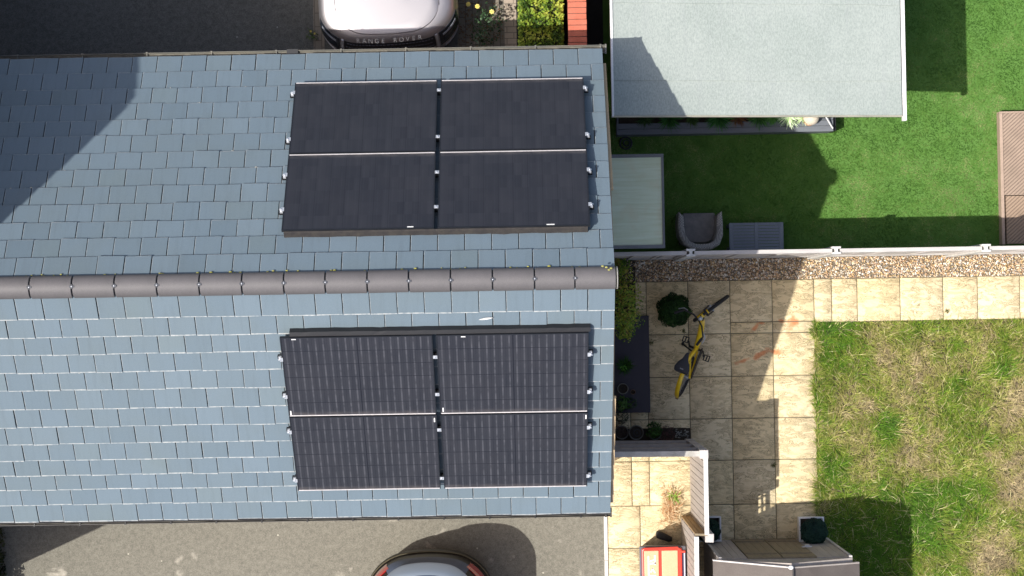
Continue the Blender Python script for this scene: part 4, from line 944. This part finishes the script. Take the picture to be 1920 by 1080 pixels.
for s in (-1, 1):
    car_patch(spS, RXc, RYc, BW, *((.55, .93) if s > 0 else (-.93, -.55)), .66, .93, .006).build('headlight', MAT_glass, parent=suv, smooth=True)
    hl = car_patch(spS, RXc, RYc, BW, *((.60, .86) if s > 0 else (-.86, -.60)), .85, .88, .010, nz=2).build('daytime_lamp', M('clear lamp lens', (.30, .32, .36), .15, bmp=0), parent=suv, smooth=True)
    car_patch(spS, RXc, RYc, BW, *((.50, .53) if s > 0 else (-.53, -.50)), .55, .935, .008).build('grille_edge', MAT_alu, parent=suv)
    m = car_patch(spS, RXc, RYc, BW, *((.62, .92) if s > 0 else (-.92, -.62)), .50, .525, .012, nz=2); m.build('bumper_strip', MAT_alu, parent=suv)
    m = MB(); m.blob((s * 1.03, 1.75, 1.12), .10, .06, .07); m.build('mirror', MAT_silver, parent=suv, smooth=True)
g = car_patch(spS, RXc, RYc, BW, -.49, .49, .50, .930, .004).build('grille', MAT_black, parent=suv)
m = MB()
for i in range(26):
    for j in range(6):
        u = -.47 + .94 * (i + .5 * (j % 2)) / 26.5; z = .56 + j * .066; q = car_patch(spS, RXc, RYc, BW, u, u + .026, z, z + .012, .010, n=2, nz=1); m.add(q.v, q.f)
m.build('grille_mesh', M('grille mesh grey', (.12, .12, .14), .35, .5, bmp=0), parent=g)
add_wheels(suv, .97, .95, 3.85, .37)
def text_mesh(txt, size, depth, spacing=1.0):
    cu = bpy.data.curves.new('lettering', 'FONT'); cu.body = txt; cu.size = size; cu.extrude = depth; cu.align_x = 'CENTER'; cu.align_y = 'CENTER'; cu.space_character = spacing
    o = bpy.data.objects.new('tmp', cu); col.objects.link(o); dg = bpy.context.evaluated_depsgraph_get(); me = bpy.data.meshes.new_from_object(o.evaluated_get(dg)); bpy.data.objects.remove(o); return me
lm = M('bright letters', (.95, .92, .82), .45, bmp=0)
for i_, ch_ in enumerate('RANGE ROVER'):
    if ch_ == ' ': continue
    me = text_mesh(ch_, .080, .002); xc = (i_ - 5) * .0865; sl_ = 2 * .10 * xc / .96 ** 2
    for v in me.vertices:
        x, h = xc + v.co.x * 1.1, v.co.y
        v.co = Vector((x, .168 + .10 * (x / .92) ** 2 + h * 1.0, .994 + h * .52 + v.co.z))
    me.materials.clear(); me.materials.append(lm); me.name = 'letter'; o = bpy.data.objects.new('letter', me); col.objects.link(o); o.parent = suv

# dark hatchback, tail towards the house
hb = empty('parked_car', (-1.415, -3.255, 0), 'dark hatchback with red tail lights and glass roof, tail towards the house', 'car', rz=PI)
spH = [(.22, .80, .08, 4.1), (.30, .86, .02, 4.15), (.50, .885, 0, 4.2), (.62, .88, .010, 4.2), (.645, .865, .022, 4.2), (.66, .845, .035, 4.18), (.80, .84, .038, 4.1), (.95, .83, .045, 3.2), (1.06, .79, .050, 3.0), (1.30, .70, .100, 2.7), (1.33, .69, .075, 2.6), (1.375, .70, .060, 2.5), (1.40, .68, .085, 2.45), (1.43, .60, .22, 2.35), (1.45, .50, .40, 2.2)]
HR = (.60, .36, .16)
m = MB(); m.rings(car_rings(spH[:10], *HR, 30)); m.build('body', MAT_dkpaint, parent=hb, smooth=True)
m = MB(); m.rings(car_rings(spH[9:], *HR, 30)); m.build('roof_panel', paint('blue grey roof paint', (.19, .23, .28), .5, .35), parent=hb, smooth=True)
m = MB(); m.rings(car_rings([(1.430, .575, .225, 1.5), (1.437, .57, .23, 1.5), (1.452, .50, .36, 1.4), (1.458, .42, .46, 1.3)], *HR, 30)); m.build('glass_roof', M('roof glass with painted sky', (.045, .07, .12), .12, spec=.9, bmp=0), parent=hb, smooth=True)  # blue base colour imitates the sky mirrored in the roof glass
m = MB(); m.rings(car_rings([(.92, .80, 2.5, 3.35), (1.3, .66, 2.2, 2.75)], .3, .1, .05)); m.build('windscreen', MAT_glass, parent=hb, smooth=True)
car_patch(spH, *HR, -.56, .56, .975, 1.285, .008).build('rear_window', M('rear window with painted sky', (.085, .115, .18), .5, spec=.2, bmp=0), parent=hb, smooth=True)  # sky reflection is painted into the bluish base colour
car_patch(spH, *HR, -.95, .95, .628, .642, .006, n=40, nz=2).build('bumper_trim', M('olive bumper trim', (.10, .088, .055), .5, bmp=0), parent=hb, smooth=True)
for a, b in ((-.93, -.56), (.56, .93)): car_patch(spH, *HR, a * (1 if abs(a) > .6 else .93), b * (1 if abs(b) > .6 else .93), .80, 1.10, .010).build('tail_light', M('red lens', (.42, .012, .012), .15, coat=1, bmp=0, spec=.6), parent=hb, smooth=True)
add_wheels(hb, .88, .75, 3.35, .32, .22)

# ------------------------------------------------------------------ yellow bicycle on its stand
hdv = Vector((.372, .928, 0)); hang = math.atan2(.928, .372); lean = math.radians(14.5)
bk = empty('bicycle', (2.343, -.90, .024), 'yellow step-through bicycle leaning on its stand, front wheel turned', 'bicycle')
bk.rotation_euler = Euler((-lean, 0, hang), 'XYZ')
MAT_yel = M('yellow enamel', (.95, .64, .02), .35, coat=.6, bmp=0, c2=(.90, .58, .015), finev=.08)
def frame_part(m, name, mat, par=bk, smooth=True, T=None, **k):
    if T is not None: m.v = [tuple(T @ Vector(v)) for v in m.v]
    return m.build(name, mat, parent=par, smooth=smooth, **k)
WR = .315
steer = Matrix.Translation((1.045, 0, WR)) @ Matrix.Rotation(math.radians(-35), 4, Vector((-.30, 0, .954))) @ Matrix.Translation((-1.045, 0, -WR))
def wheel(cx, T, fender):
    W_ = empty('wheel'); W_.parent = bk
    q = MB(); q.torus(WR - .024, .026, Matrix.Translation((cx, 0, WR)), 44, 10); frame_part(q, 'tyre', MAT_rubber, W_, T=T)
    q = MB(); q.torus(WR - .048, .011, Matrix.Translation((cx, 0, WR)), 44, 8, sq=1.2); frame_part(q, 'rim', MAT_black, W_, T=T)
    q = MB(); q.tube([(cx, -.05, WR), (cx, .05, WR)], .028, 12)
    frame_part(q, 'hub', MAT_clip, W_, T=T)
    q = MB()
    for k in range(20):
        a = 2 * PI * k / 20 + .1; s = 1 if k % 2 else -1; q.tube([(cx, s * .03, WR), (cx + (WR - .05) * math.cos(a), 0, WR + (WR - .05) * math.sin(a))], .0018, 4)
    frame_part(q, 'spokes', MAT_alu, W_, T=T)
I4 = Matrix.Identity(4)
wheel(0, I4, True); wheel(1.045, steer, True)
def arc_guard(cx, a0, a1, T, name, mat, wd=.032):
    q = MB(); rings = []
    for a in np.linspace(math.radians(a0), math.radians(a1), 26):
        ring = []
        for b in np.linspace(-1, 1, 7): r_ = WR + .020 - .014 * b * b; ring.append(Vector((cx + r_ * math.cos(a), wd * b, WR + r_ * math.sin(a))))
        for b in np.linspace(1, -1, 7): r_ = WR + .016 - .014 * b * b; ring.append(Vector((cx + r_ * math.cos(a), wd * .94 * b, WR + r_ * math.sin(a))))
        rings.append(ring)
    q.rings(rings); return frame_part(q, name, mat, T=T)
rg = arc_guard(0, 40, 188, I4, 'rear_mudguard', MAT_yel); arc_guard(1.045, 100, 135, steer, 'front_mudguard', MAT_yel, .03)
q = MB(); q.box(-.345, -.325, -.018, .018, .30, .345); q.build('rear_lamp', M('dark red lamp', (.12, .015, .015), .3, bmp=0), parent=rg)
q = MB(); q.tube([(.80, 0, .84), (.805, 0, .80), (.82, 0, .70), (.76, 0, .56), (.64, 0, .42), (.52, 0, .34), (.43, 0, .29)], [.030, .032, .040, .042, .044, .042, .036], 12)
q.tube([(.43, 0, .27), (.32, 0, .50), (.20, 0, .72)], [.034, .030, .024], 12)
for s in (-1, 1): q.tube([(.40, s * .03, .28), (.2, s * .055, .29), (0, s * .065, WR)], .014, 8); q.tube([(.27, s * .02, .60), (.1, s * .055, .44), (0, s * .062, WR)], .012, 8)
frame_part(q, 'frame', MAT_yel)
q = MB(); q.tube([(.20, 0, .70), (.145, 0, .84)], .014, 8); frame_part(q, 'seat_post', MAT_clip)
q = MB()
prof = [(-.10, .075, .80), (-.085, .105, .845), (-.03, .112, .865), (.04, .085, .868), (.10, .045, .866), (.17, .026, .862), (.20, .014, .850)]
q.rings([[Vector((.125 + x, w_ * math.cos(a), z_ - .018 + (.022 if math.sin(a) > 0 else .045) * math.sin(a) + (.01 * math.cos(a) ** 2))) for a in np.linspace(0, 2 * PI, 15)[:-1]] for x, w_, z_ in prof]); st_ = frame_part(q, 'saddle', M('dark saddle', (.030, .032, .042), .6, bmp=0))
q = MB(); q.box(.075, .125, -.025, .025, .855, .868); q.build('saddle_badge', M('grey badge', (.25, .26, .28), .5, bmp=0), parent=st_)
q = MB()
q.tube([(.86, 0, .69), (.93, 0, .66), (.95, 0, .64)], .022, 10)
for s in (-1, 1): q.tube([(.95, s * .045, .64), (1.0, s * .05, .48), (1.045, s * .05, WR)], .014, 8)
q.tube([(.95, -.045, .64), (.95, .045, .64)], .018, 8); frame_part(q, 'fork', MAT_black, T=steer)
q = MB(); q.tube([(.86, 0, .69), (.84, 0, .82), (.80, 0, .98)], [.024, .02, .018], 10); frame_part(q, 'stem', MAT_black)
hbT = Matrix.Translation((.80, 0, 0)) @ Matrix.Rotation(math.radians(-35), 4, 'Z') @ Matrix.Translation((-.80, 0, 0))
q = MB(); q.tube([(.60, .27, 1.00), (.72, .23, 1.015), (.79, .10, 1.01), (.80, 0, .985), (.79, -.10, 1.01), (.72, -.23, 1.015), (.60, -.27, 1.00)], .012, 8); hbr = frame_part(q, 'handlebar', MAT_black, T=hbT)
for s in (-1, 1):
    q = MB(); q.tube([(.70, s * .238, 1.013), (.58, s * .275, .997)], .019, 10); q.v = [tuple(hbT @ Vector(v)) for v in q.v]; q.build('grip', MAT_rubber, parent=hbr, smooth=True)
    q = MB(); q.tube([(.755, s * .20, 1.0), (.73, s * .26, .985), (.66, s * .295, .98)], .007, 6); q.v = [tuple(hbT @ Vector(v)) for v in q.v]; q.build('brake_lever', MAT_clip, parent=hbr, smooth=True)
q = MB(); q.blob((.835, 0, 1.02), .035, .03, .025); q.v = [tuple(hbT @ Vector(v)) for v in q.v]; q.build('bell', MAT_clip, parent=hbr, smooth=True)
q = MB(); q.box(.81, .86, -.032, .032, .755, .83); frame_part(q, 'head_tube_cover', MAT_black, smooth=False, bevel=.008)
q = MB(); q.tube([(.87, 0, .86), (.90, 0, .86)], .03, 12); frame_part(q, 'front_lamp', MAT_yel, T=steer)
q = MB(); q.prism([(0, -.03), (.05, -.055), (.42, -.07), (.47, -.01), (.42, .06), (.05, .045)], -.010, .010, Matrix.Translation((.0, -.085, WR)) @ Matrix.Rotation(PI / 2, 4, 'X')); frame_part(q, 'chain_guard', MAT_black, smooth=False, bevel=.004)
q = MB(); q.tube([(.43, -.10, .28), (.43, .10, .28)], .016, 8); q.tube([(.43, .105, .28), (.49, .125, .34 + .02)], .012, 6); q.tube([(.43, -.105, .28), (.36, -.125, .20)], .012, 6); frame_part(q, 'crank', MAT_black)
for (x, y, z) in ((.50, .175, .37), (.355, -.175, .19)):
    q = MB(); q.box(x - .045, x + .045, y - .045, y - .032, z - .012, z + .012); q.box(x - .045, x + .045, y + .032, y + .045, z - .012, z + .012); q.box(x - .045, x - .033, y - .032, y + .032, z - .012, z + .012); q.box(x + .033, x + .045, y - .032, y + .032, z - .012, z + .012); q.box(x - .033, x + .033, y - .008, y + .008, z - .008, z + .008); frame_part(q, 'pedal', MAT_rubber, smooth=False)
q = MB(); q.tube([(.37, .03, .25), (.40, .14, .15), (.43, .235, .068)], [.012, .012, .016], 8); q.blob((.435, .24, .070), .03, .022, .015); frame_part(q, 'kickstand', MAT_black)

# ------------------------------------------------------------------ shaded patio: plants, pots, dark deck
ZP = .022
q = MB(); q.box(1.12, 1.78, -1.388, .012, ZP + .002, .12)
tag(q.build('dark_step', MAT_slate, bevel=.006, loc=(1.45, -.7, .03)), 'low dark slate-coloured deck against the house wall, carrying small pots', 'deck')
q = MB(); q.box(1.12, 1.60, -.20, .82, ZP - .0, .035)
tag(q.build('flower_bed', MAT_soil, loc=(1.36, .3, .02)), kind='structure')
q = MB(); q.box(1.13, 2.30, -1.81, -1.62, ZP - .0, .033)
tag(q.build('flower_bed', MAT_soil, loc=(1.7, -1.7, .02)), kind='structure')
cl = empty('climbing_shrub', (1.35, .25, .03), 'loose yellow-green shrub growing from the bed against the house wall', 'shrub')
def clim(n):
    cs = [(1.36, .60, .75, .16), (1.42, .36, .95, .20), (1.38, .12, 1.0, .24), (1.35, -.08, .85, .20), (1.45, .22, .5, .26), (1.48, -.02, .6, .2), (1.36, .75, .4, .14), (1.42, -.22, .5, .14)]
    P, N = [], []
    for k in range(n):
        c = cs[rng.integers(0, len(cs))]; d = rng.normal(size=3); d /= np.linalg.norm(d); P.append(np.array(c[:3]) + d * c[3] * (.35 + .75 * rng.random())); N.append(d + [0, 0, .8])
    return np.array(P), np.array(N)
o = crown('foliage', 2300, clim, .038, [(.05, .12, .012), (.16, .29, .03), (.34, .42, .045), (.40, .32, .07)], ns=6); o.parent = cl; o.matrix_parent_inverse = Matrix.Translation(-cl.location)
q = MB()
for _ in range(16):
    x, y = 1.3 + rng.random() * .1, rng.random() * .7 - .05; q.tube([(x, y, .02), (x + rng.normal(0, .06), y + rng.normal(0, .08), .5), (x + .08 + rng.normal(0, .09), y + rng.normal(0, .12), 1.0)], [.008, .006, .003], 5)
part(q, 'stem', M('brown stem', (.12, .08, .04), .9, bmp=0), cl)
def topiary(c, r, label, pot=None, pal=((.008, .030, .014), (.020, .065, .026), (.035, .095, .035)), n=5200, sq=.92, rough=.05):
    root = empty('topiary_ball', (c[0], c[1], c[2] - r), label, 'topiary')
    o = crown('foliage', n, ball_s((0, 0, r), r, sq, rough), .024, list(pal), ns=9 , aspect=.6, jit=.8); o.parent = root
    q = MB(); q.blob((0, 0, r), r * .84, r * .84, r * .80, 20, 12); q.build('core', M('dark inner twigs', (.012, .022, .010), .95, fine=60), parent=root, smooth=True)
    q = MB(); q.tube([(0, 0, .0), (0, 0, r * .3)], .018, 8); q.build('stem', M('brown stem 2', (.10, .07, .04), .9, bmp=0), parent=root); return root
c = at(1264, 582, .30); topiary((c.x, c.y, .285), .235, 'dark green clipped bush ball standing beside the yellow bicycle', n=7000, rough=.10, pal=((.010, .035, .008), (.025, .075, .015), (.05, .12, .025)))
def square_planter(cx, cy, s, h, label):
    root = empty('square_planter', (cx, cy, ZP), label, 'planter'); t = .022; a = s / 2
    q = MB(); q.rings([[Vector((sx_ * k_, sy_ * k_, z_)) for sx_, sy_ in ((-1, -1), (1, -1), (1, 1), (-1, 1))] for k_, z_ in ((a * .82, 0), (a, h), (a - t, h), (a - t - .01, h - .06))], cap=False)
    q.build('box', MAT_white, parent=root); q = MB(); q.box(-a + t, a - t, -a + t, a - t, h - .11, h - .07); q.build('soil', MAT_soil, parent=root); return root
p2 = at(1522, 1004, .38); square_planter(p2.x, -3.075, .36, .36, 'square white planter holding a clipped ball in front of the shed doors'); topiary((p2.x + .012, -3.085, .53), .188, 'blue-green clipped ball in the white planter before the shed doors', pal=((.010, .035, .030), (.022, .065, .050), (.035, .09, .065)))
square_planter(2.56, -3.045, .36, .36, 'square white planter half hidden behind the slatted fence post'); topiary((2.545, -3.05, .50), .165, 'dark clipped ball half hidden behind the slatted fence post', pal=((.006, .026, .020), (.015, .05, .035), (.025, .07, .045)))
def pot(px, py, z, r, h, label, mat, soil=True, name='plant_pot'):
    c = at(px, py, z + h); root = empty(name, (c.x, c.y, z), label, 'pot')
    q = MB(); q.lathe([(r * .7, 0), (r, h), (r * .98, h + .006), (r * .88, h + .006), (r * .84, h - .03), (.01, h - .035)], (0, 0, 0), 26, cap=False); q.build('bowl', mat, parent=root, smooth=True)
    if soil: q = MB(); q.lathe([(r * .84, h - .034), (r * .83, h - .024), (.01, h - .022)], (0, 0, 0), 20, cap=False); q.build('soil', MAT_soil, parent=root)
    return root
MAT_pdk = M('dark green pot', (.055, .075, .055), .5, c2=(.10, .11, .09), bmp=0); MAT_pgrey = M('grey pot rim', (.20, .19, .16), .7); MAT_terr = M('faded terracotta', (.25, .15, .09), .8)
pot(1168, 729, .12, .080, .12, 'round grey-rimmed pot on the dark deck, beside a tiny brown pot', MAT_pgrey)
pot(1187, 735, .12, .036, .07, 'tiny brown pot next to the grey-rimmed pot on the dark deck', MAT_terr)
r_ = pot(1193, 811, .03, .108, .20, 'wide empty grey pot with a round hole, in the bed beside the short fence', MAT_pgrey)
q = MB(); q.lathe([(.055, .166), (.06, .19), (.045, .19), (.04, .172)], (.012, -.004, 0), 22, cap=False); q.lathe([(.015, .16), (.018, .195), (.002, .195)], (.012, -.004, 0), 12, cap=False); q.build('inner_pot', MAT_black, parent=r_)
pot(1166, 811, .03, .10, .18, 'grey pot of purple-brown twigs nearest the house wall', MAT_pgrey)
pot(1228, 812, .03, .10, .16, 'dark pot under the bright green leafy plant by the short fence', MAT_pdk)
pot(1176, 684, .12, .07, .12, 'small pot hidden under the rosette plant on the dark deck', MAT_pdk); pot(1166, 760, .12, .065, .10, 'small pot under the leafy plant at the patio-fence end of the deck', MAT_pdk)
gp_ = [(.015, .045, .008), (.04, .11, .015), (.07, .18, .03)]
c = at(1172, 686, .35); strap_plant('rosette_plant', c.x, c.y, .24, 130, .17, ((.015, .06, .01), (.05, .13, .02)), 'spiky green rosette plant in a small pot on the dark deck', W=.02)
c = at(1170, 690, .38); small_shrub('rosette_plant', (c.x, c.y, .34), .045, 26, .05, [(.06, .20, .02), (.14, .36, .05)], 'bright green young leaves at the heart of the rosette plant', aspect=.35)
c = at(1168, 757, .30); small_shrub('leafy_plant', (c.x, c.y, .28), .10, 110, .06, [(.02, .05, .01), (.06, .16, .03), (.18, .28, .08)], 'patchy bright green leafy plant in shade at the end of the deck')
c = at(1184, 757, .22); small_shrub('leafy_plant', (c.x, c.y, .20), .08, 50, .05, [(.02, .04, .02), (.07, .11, .05)], 'sparse dull leaves overhanging the end of the dark deck')
c = at(1227, 806, .35); small_shrub('leafy_plant', (c.x, c.y, .30), .115, 420, .035, gp_, 'dense mid-green leafy plant in the dark pot by the short fence')
c = at(1252, 815, .30); small_shrub('heather', (c.x, c.y, .16), .12, 420, .030, [(.03, .018, .015), (.10, .04, .04), (.17, .07, .07)], 'reddish purple heather beside the dense green potted plant', aspect=.25)
c = at(1166, 805, .30); small_shrub('twiggy_plant', (c.x, c.y, .26), .115, 260, .035, [(.05, .035, .03), (.13, .09, .08)], 'purple-brown twiggy plant in the pot nearest the house wall', aspect=.2)
c = at(1165, 780, .25); small_shrub('twiggy_plant', (c.x, c.y, .15), .12, 180, .045, [(.015, .03, .012), (.05, .07, .03)], 'dark sparse plant in the corner between deck and bed', aspect=.25)
q = MB(); q.box(2.11, 2.36, -1.78, -1.625, ZP + .001, .030); b = tag(q.build('planting_pocket', MAT_soil, loc=(2.2, -1.7, .025)), kind='structure')
q = MB()
for _ in range(40): q.blob((2.13 + rng.random() * .2, -1.77 + rng.random() * .13, .036), .010 + rng.random() * .008, .008, .006, 6, 4)
tag(q.build('slate_chips', M('pale chips', (.32, .31, .27), .8, bmp=0, c2=(.1, .1, .09), big=20), loc=(2.2, -1.7, .03)), kind='stuff')
# small weeds in the joints
for px, py, lb in ((1221, 642, 'tiny dry weed in the slab joint by the dark deck'), (1281, 620, 'small grey weed in the joint between bicycle and bush ball'), (1776, 583, 'single green weed in the path joint beside the rough lawn'), (1450, 872, 'dark weed tuft in the slab joint by the shed shadow')):
    c = at(px, py, .03); strap_plant('weed', c.x, c.y, .024, 26, .05, ((.06, .07, .02), (.20, .20, .08)), lb, W=.008)

# ------------------------------------------------------------------ bin corner
bn = empty('wheelie_bin', (1.86, -3.55, 0), 'dark wheelie bin with a glossy red and orange lid beside the slatted fence', 'bin')
bx = MB(); bx.rings([[Vector((cx_, cy_, z_)) for cx_, cy_ in ((1.86 - a, -3.56 - b), (1.86 + a, -3.56 - b), (1.86 + a, -3.56 + b), (1.86 - a, -3.56 + b))] for a, b, z_ in ((.225, .26, .03), (.30, .345, .84), (.325, .352, .86), (.325, .352, .89))]); part(bx, 'bin_body', M('dark grey bin plastic', (.10, .095, .11), .55, bmp=0), bn, bevel=.012)
MAT_red = M('glossy red lid', (.72, .055, .03), .3, coat=.5, bmp=0, c2=(.66, .05, .03)); MAT_or = M('sunfaded orange lid panel', (.80, .40, .24), .55, bmp=0, c2=(.76, .36, .20))
q = MB(); q.box(1.565, 2.125, -3.92, -3.232, .892, .925); lid = part(q, 'lid', MAT_red, bn, bevel=.02)
for (x0, x1) in ((1.595, 1.800), (1.84, 2.065)):
    q = MB(); q.box(x0, x1, -3.90, -3.262, .926, .945); q.v = [tuple(Vector(v) - bn.location) for v in q.v]; q.build('lid_panel', MAT_or, parent=lid, bevel=.012)
q = MB(); q.tube([(1.58, -3.26, .935), (1.60, -3.235, .94), (2.06, -3.225, .94), (2.10, -3.26, .935)], .014, 8); q.box(2.10, 2.17, -3.30, -3.272, .90, .93); q.v = [tuple(Vector(v) - bn.location) for v in q.v]; q.build('lid_rim', MAT_red, parent=lid)
q = MB(); q.box(2.150, 2.166, -3.93, -3.305, .90, .925); part(q, 'handle', M('pale lilac handle', (.62, .62, .78), .4, bmp=0), bn)
q = MB(); q.box(2.126, 2.147, -3.93, -3.31, .88, .90); part(q, 'hinge_recess', M('deep violet plastic', (.035, .01, .05), .5, bmp=0), bn)
q = MB(); zt_ = .9475                                                   # the white moulded mark on the lid
for pts in ([(1.645, -3.335), (1.665, -3.335), (1.665, -3.92), (1.645, -3.92)], [(1.675, -3.40), (1.740, -3.38), (1.740, -3.395), (1.675, -3.42)], [(1.735, -3.325), (1.755, -3.325), (1.755, -3.46), (1.735, -3.46)], [(1.675, -3.43), (1.755, -3.425), (1.755, -3.445), (1.675, -3.455)], [(1.675, -3.56), (1.710, -3.50), (1.725, -3.50), (1.695, -3.565)], [(1.71, -3.50), (1.755, -3.57), (1.735, -3.575), (1.700, -3.51)], [(1.675, -3.60), (1.755, -3.60), (1.755, -3.62), (1.675, -3.62)]): q.prism(pts, zt_ - .001, zt_ + .002)
part(q, 'white_mark', MAT_white, bn)
for x in (1.62, 2.10): t_, r_2 = lathe_wheel(.10, .05); t_.v = [tuple(Vector(v) + Vector((x, -3.86, .10))) for v in t_.v]; part(t_, 'wheel', MAT_rubber, bn)
c = at(1238, 1004, .1); q = MB()
q.rings([[Vector((c.x + x_, c.y + y_ + w_ * math.cos(a), .03 + h_ * max(0, .5 + .5 * math.sin(a)) + .004 * math.sin(5 * a + x_ * 40))) for a in np.linspace(0, 2 * PI, 15)[:-1]] for x_, y_, w_, h_ in ((-.06, .01, .02, .03), (-.05, .01, .05, .09), (.0, .0, .06, .12), (.06, -.02, .055, .14), (.12, -.05, .05, .10), (.17, -.06, .03, .06))])
tag(q.build('rubber_boot', MAT_rubber, smooth=True, loc=(c.x, c.y, .03)), 'black rubber boot lying on the slabs between the bin and slatted fence', 'boot')
ds = empty('dried_plant', (2.10, -2.72, .025), 'dried orange and straw stems with one green tuft at the foot of fence', 'plant')
n_ = 380; P_ = np.c_[2.05 + rng.normal(0, .055, n_), -2.76 + rng.normal(0, .13, n_), .02 + rng.random(n_) * .1] - np.array(ds.location)
blades('stems', P_, .07 + rng.random(n_) * .10, .007 + rng.random(n_) * .004, np.radians(15 + 50 * rng.random(n_)), MAT_blade, lerp((.50, .24, .10), (.80, .68, .45), rng.random(n_)), parent=ds)
n_ = 34; P_ = np.tile([2.10, -2.60, .10], (n_, 1)) + rng.normal(0, .015, (n_, 3)) - np.array(ds.location)
blades('green_tuft', P_, .09 + rng.random(n_) * .05, .015 + rng.random(n_) * .006, np.radians(25 + 40 * rng.random(n_)), MAT_blade, lerp((.16, .30, .04), (.32, .48, .08), rng.random(n_)), parent=ds)
# hedge at the far left of the lower drive, and the fence whose shadow falls beside it
es = empty('dark_shrub', (-7.55, -3.45, 0), 'dark dense shrub at the left edge of the pale driveway below the gutter', 'shrub')
o = crown('foliage', 2600, box_s(-8.2, -7.60, -4.6, -2.9, .0, .4), .06, [(.012, .02, .008), (.03, .045, .015), (.08, .085, .03)], ns=5, jit=.8); o.parent = es; o.matrix_parent_inverse = Matrix.Translation(-es.location)
q = MB(); q.blob((-7.9, -3.7, .18), .25, .8, .2); part(q, 'core', bpy.data.materials['dark twig mass'], es)
q = MB(); y = -3.93
while y > -8: q.box(-8.43, -8.40, y - .29, y - (.02 if rng.random() < .7 else .12), 0, 1.8 + rng.normal(0, .02)); y -= .31
tag(q.build('boundary_fence', MAT_wood_grey, loc=(-8.4, -5, 0)), 'plain board fence beyond the dark shrub at the driveway edge', 'fence')

# ------------------------------------------------------------------ lawns
def rough_lawn():
    n = 95000; x = 4.17 + rng.random(n) * 3.7; y = -.115 - rng.random(n) * 4.6; P = np.c_[x, y, np.zeros(n)]
    dd_ = np.minimum(x - 4.17, -.115 - y); edge = rng.random(n) < .05; P[edge, 0] = 4.17 + rng.random(edge.sum()) * .05
    a = fbm(P[:, :2], 1.1, 3); b = fbm(P[:, :2], 4.0, 11); c = fbm(P[:, :2], 11, 21); g = (a - .5) * 1.5 + (b - .5) * 1.8 + (c - .5) * 1.5
    for gx, gy, gr, ga in ((5.0, -1.05, .3, .5), (6.0, -1.3, .3, .5), (5.6, -.5, .3, .4), (4.35, -.45, .38, .8), (5.15, -1.65, .22, 1.6), (6.9, -.9, .25, 1.3), (4.3, -2.2, .35, .9), (6.2, -2.8, .45, .9), (5.3, -3.3, .6, 1.0), (4.6, -1.35, .3, -.7), (5.6, -2.0, .3, -.7), (7.1, -2.4, .4, -.9), (6.6, -3.6, .35, -1.4), (5.9, -.85, .4, -.5), (7.0, -1.4, .4, -.8), (4.9, -2.3, .35, -.4), (5.8, -2.35, .16, -.9), (4.75, -3.6, .6, .7)):
        g = g + ga * np.exp(-((x - gx) ** 2 + (y - gy) ** 2) / gr ** 2)
    t = np.clip(.52 + g * .56 + rng.normal(0, .18, n), 0, 1)
    pal = np.array([(.50, .40, .23), (.45, .39, .15), (.36, .36, .09), (.27, .33, .05), (.19, .30, .022), (.10, .23, .014)])
    cols = np.c_[[np.interp(t, np.linspace(0, 1, 6), pal[:, i]) for i in range(3)]].T
    k = rng.random(n) < .08; cols[k] = np.array([.66, .58, .30]) * (.7 + .5 * rng.random((k.sum(), 1)))
    cols = cols * np.clip(1 + rng.normal(0, .32, (n, 1)), .25, 2); P[:, 2] = np.clip(fbm(P[:, :2], 7, 77) - .35, 0, 1) * .10 * np.clip(dd_ / .15, 0, 1); cols = np.clip(cols * .86, .005, .9)
    L = (.05 + rng.random(n) ** 2.2 * .15) * (.75 + .5 * np.clip(g + .3, 0, 1)); dd = np.minimum(x - 4.17, -.115 - y); L = np.where(dd < .1, np.minimum(L, .03 + dd * .6 + .05 * rng.random(n) ** 3), L); az = fbm(P[:, :2], 2.0, 40) * 14 + rng.normal(0, .9, n)
    blades('long_grass', P, L, .0045 + rng.random(n) * .0045, np.radians(8 + 50 * rng.random(n) ** 1.5), MAT_blade, cols, az=az, kind='stuff')
rough_lawn()
def turf():
    n = 120000; x = 1.2 + rng.random(n) * 6.4; y = .95 + rng.random(n) * 4.4; keep = ~((x > 1.2) & (x < 4.75) & (y > 3.1)) & ~((x > 6.9) & (y < 2.85)); x, y = x[keep], y[keep]; n = len(x); P = np.c_[x, y, np.zeros(n)]
    t = np.clip(.5 + (fbm(P[:, :2], 2.2, 7) - .5) * 1.2 + (fbm(P[:, :2], 9, 17) - .5) * 1.2 + rng.normal(0, .16, n), 0, 1)
    pal = np.array([(.048, .125, .016), (.085, .195, .028), (.145, .26, .052), (.27, .33, .12)])
    cols = np.c_[[np.interp(t, [0, .4, .8, 1], pal[:, i]) for i in range(3)]].T
    blades('short_grass', P, .022 + rng.random(n) * .022, .0042 + rng.random(n) * .003, np.radians(30 + 45 * rng.random(n)), MAT_blade, cols, az=fbm(P[:, :2], 1.5, 60) * 12 + rng.normal(0, 1.2, n), kind='stuff')
turf()
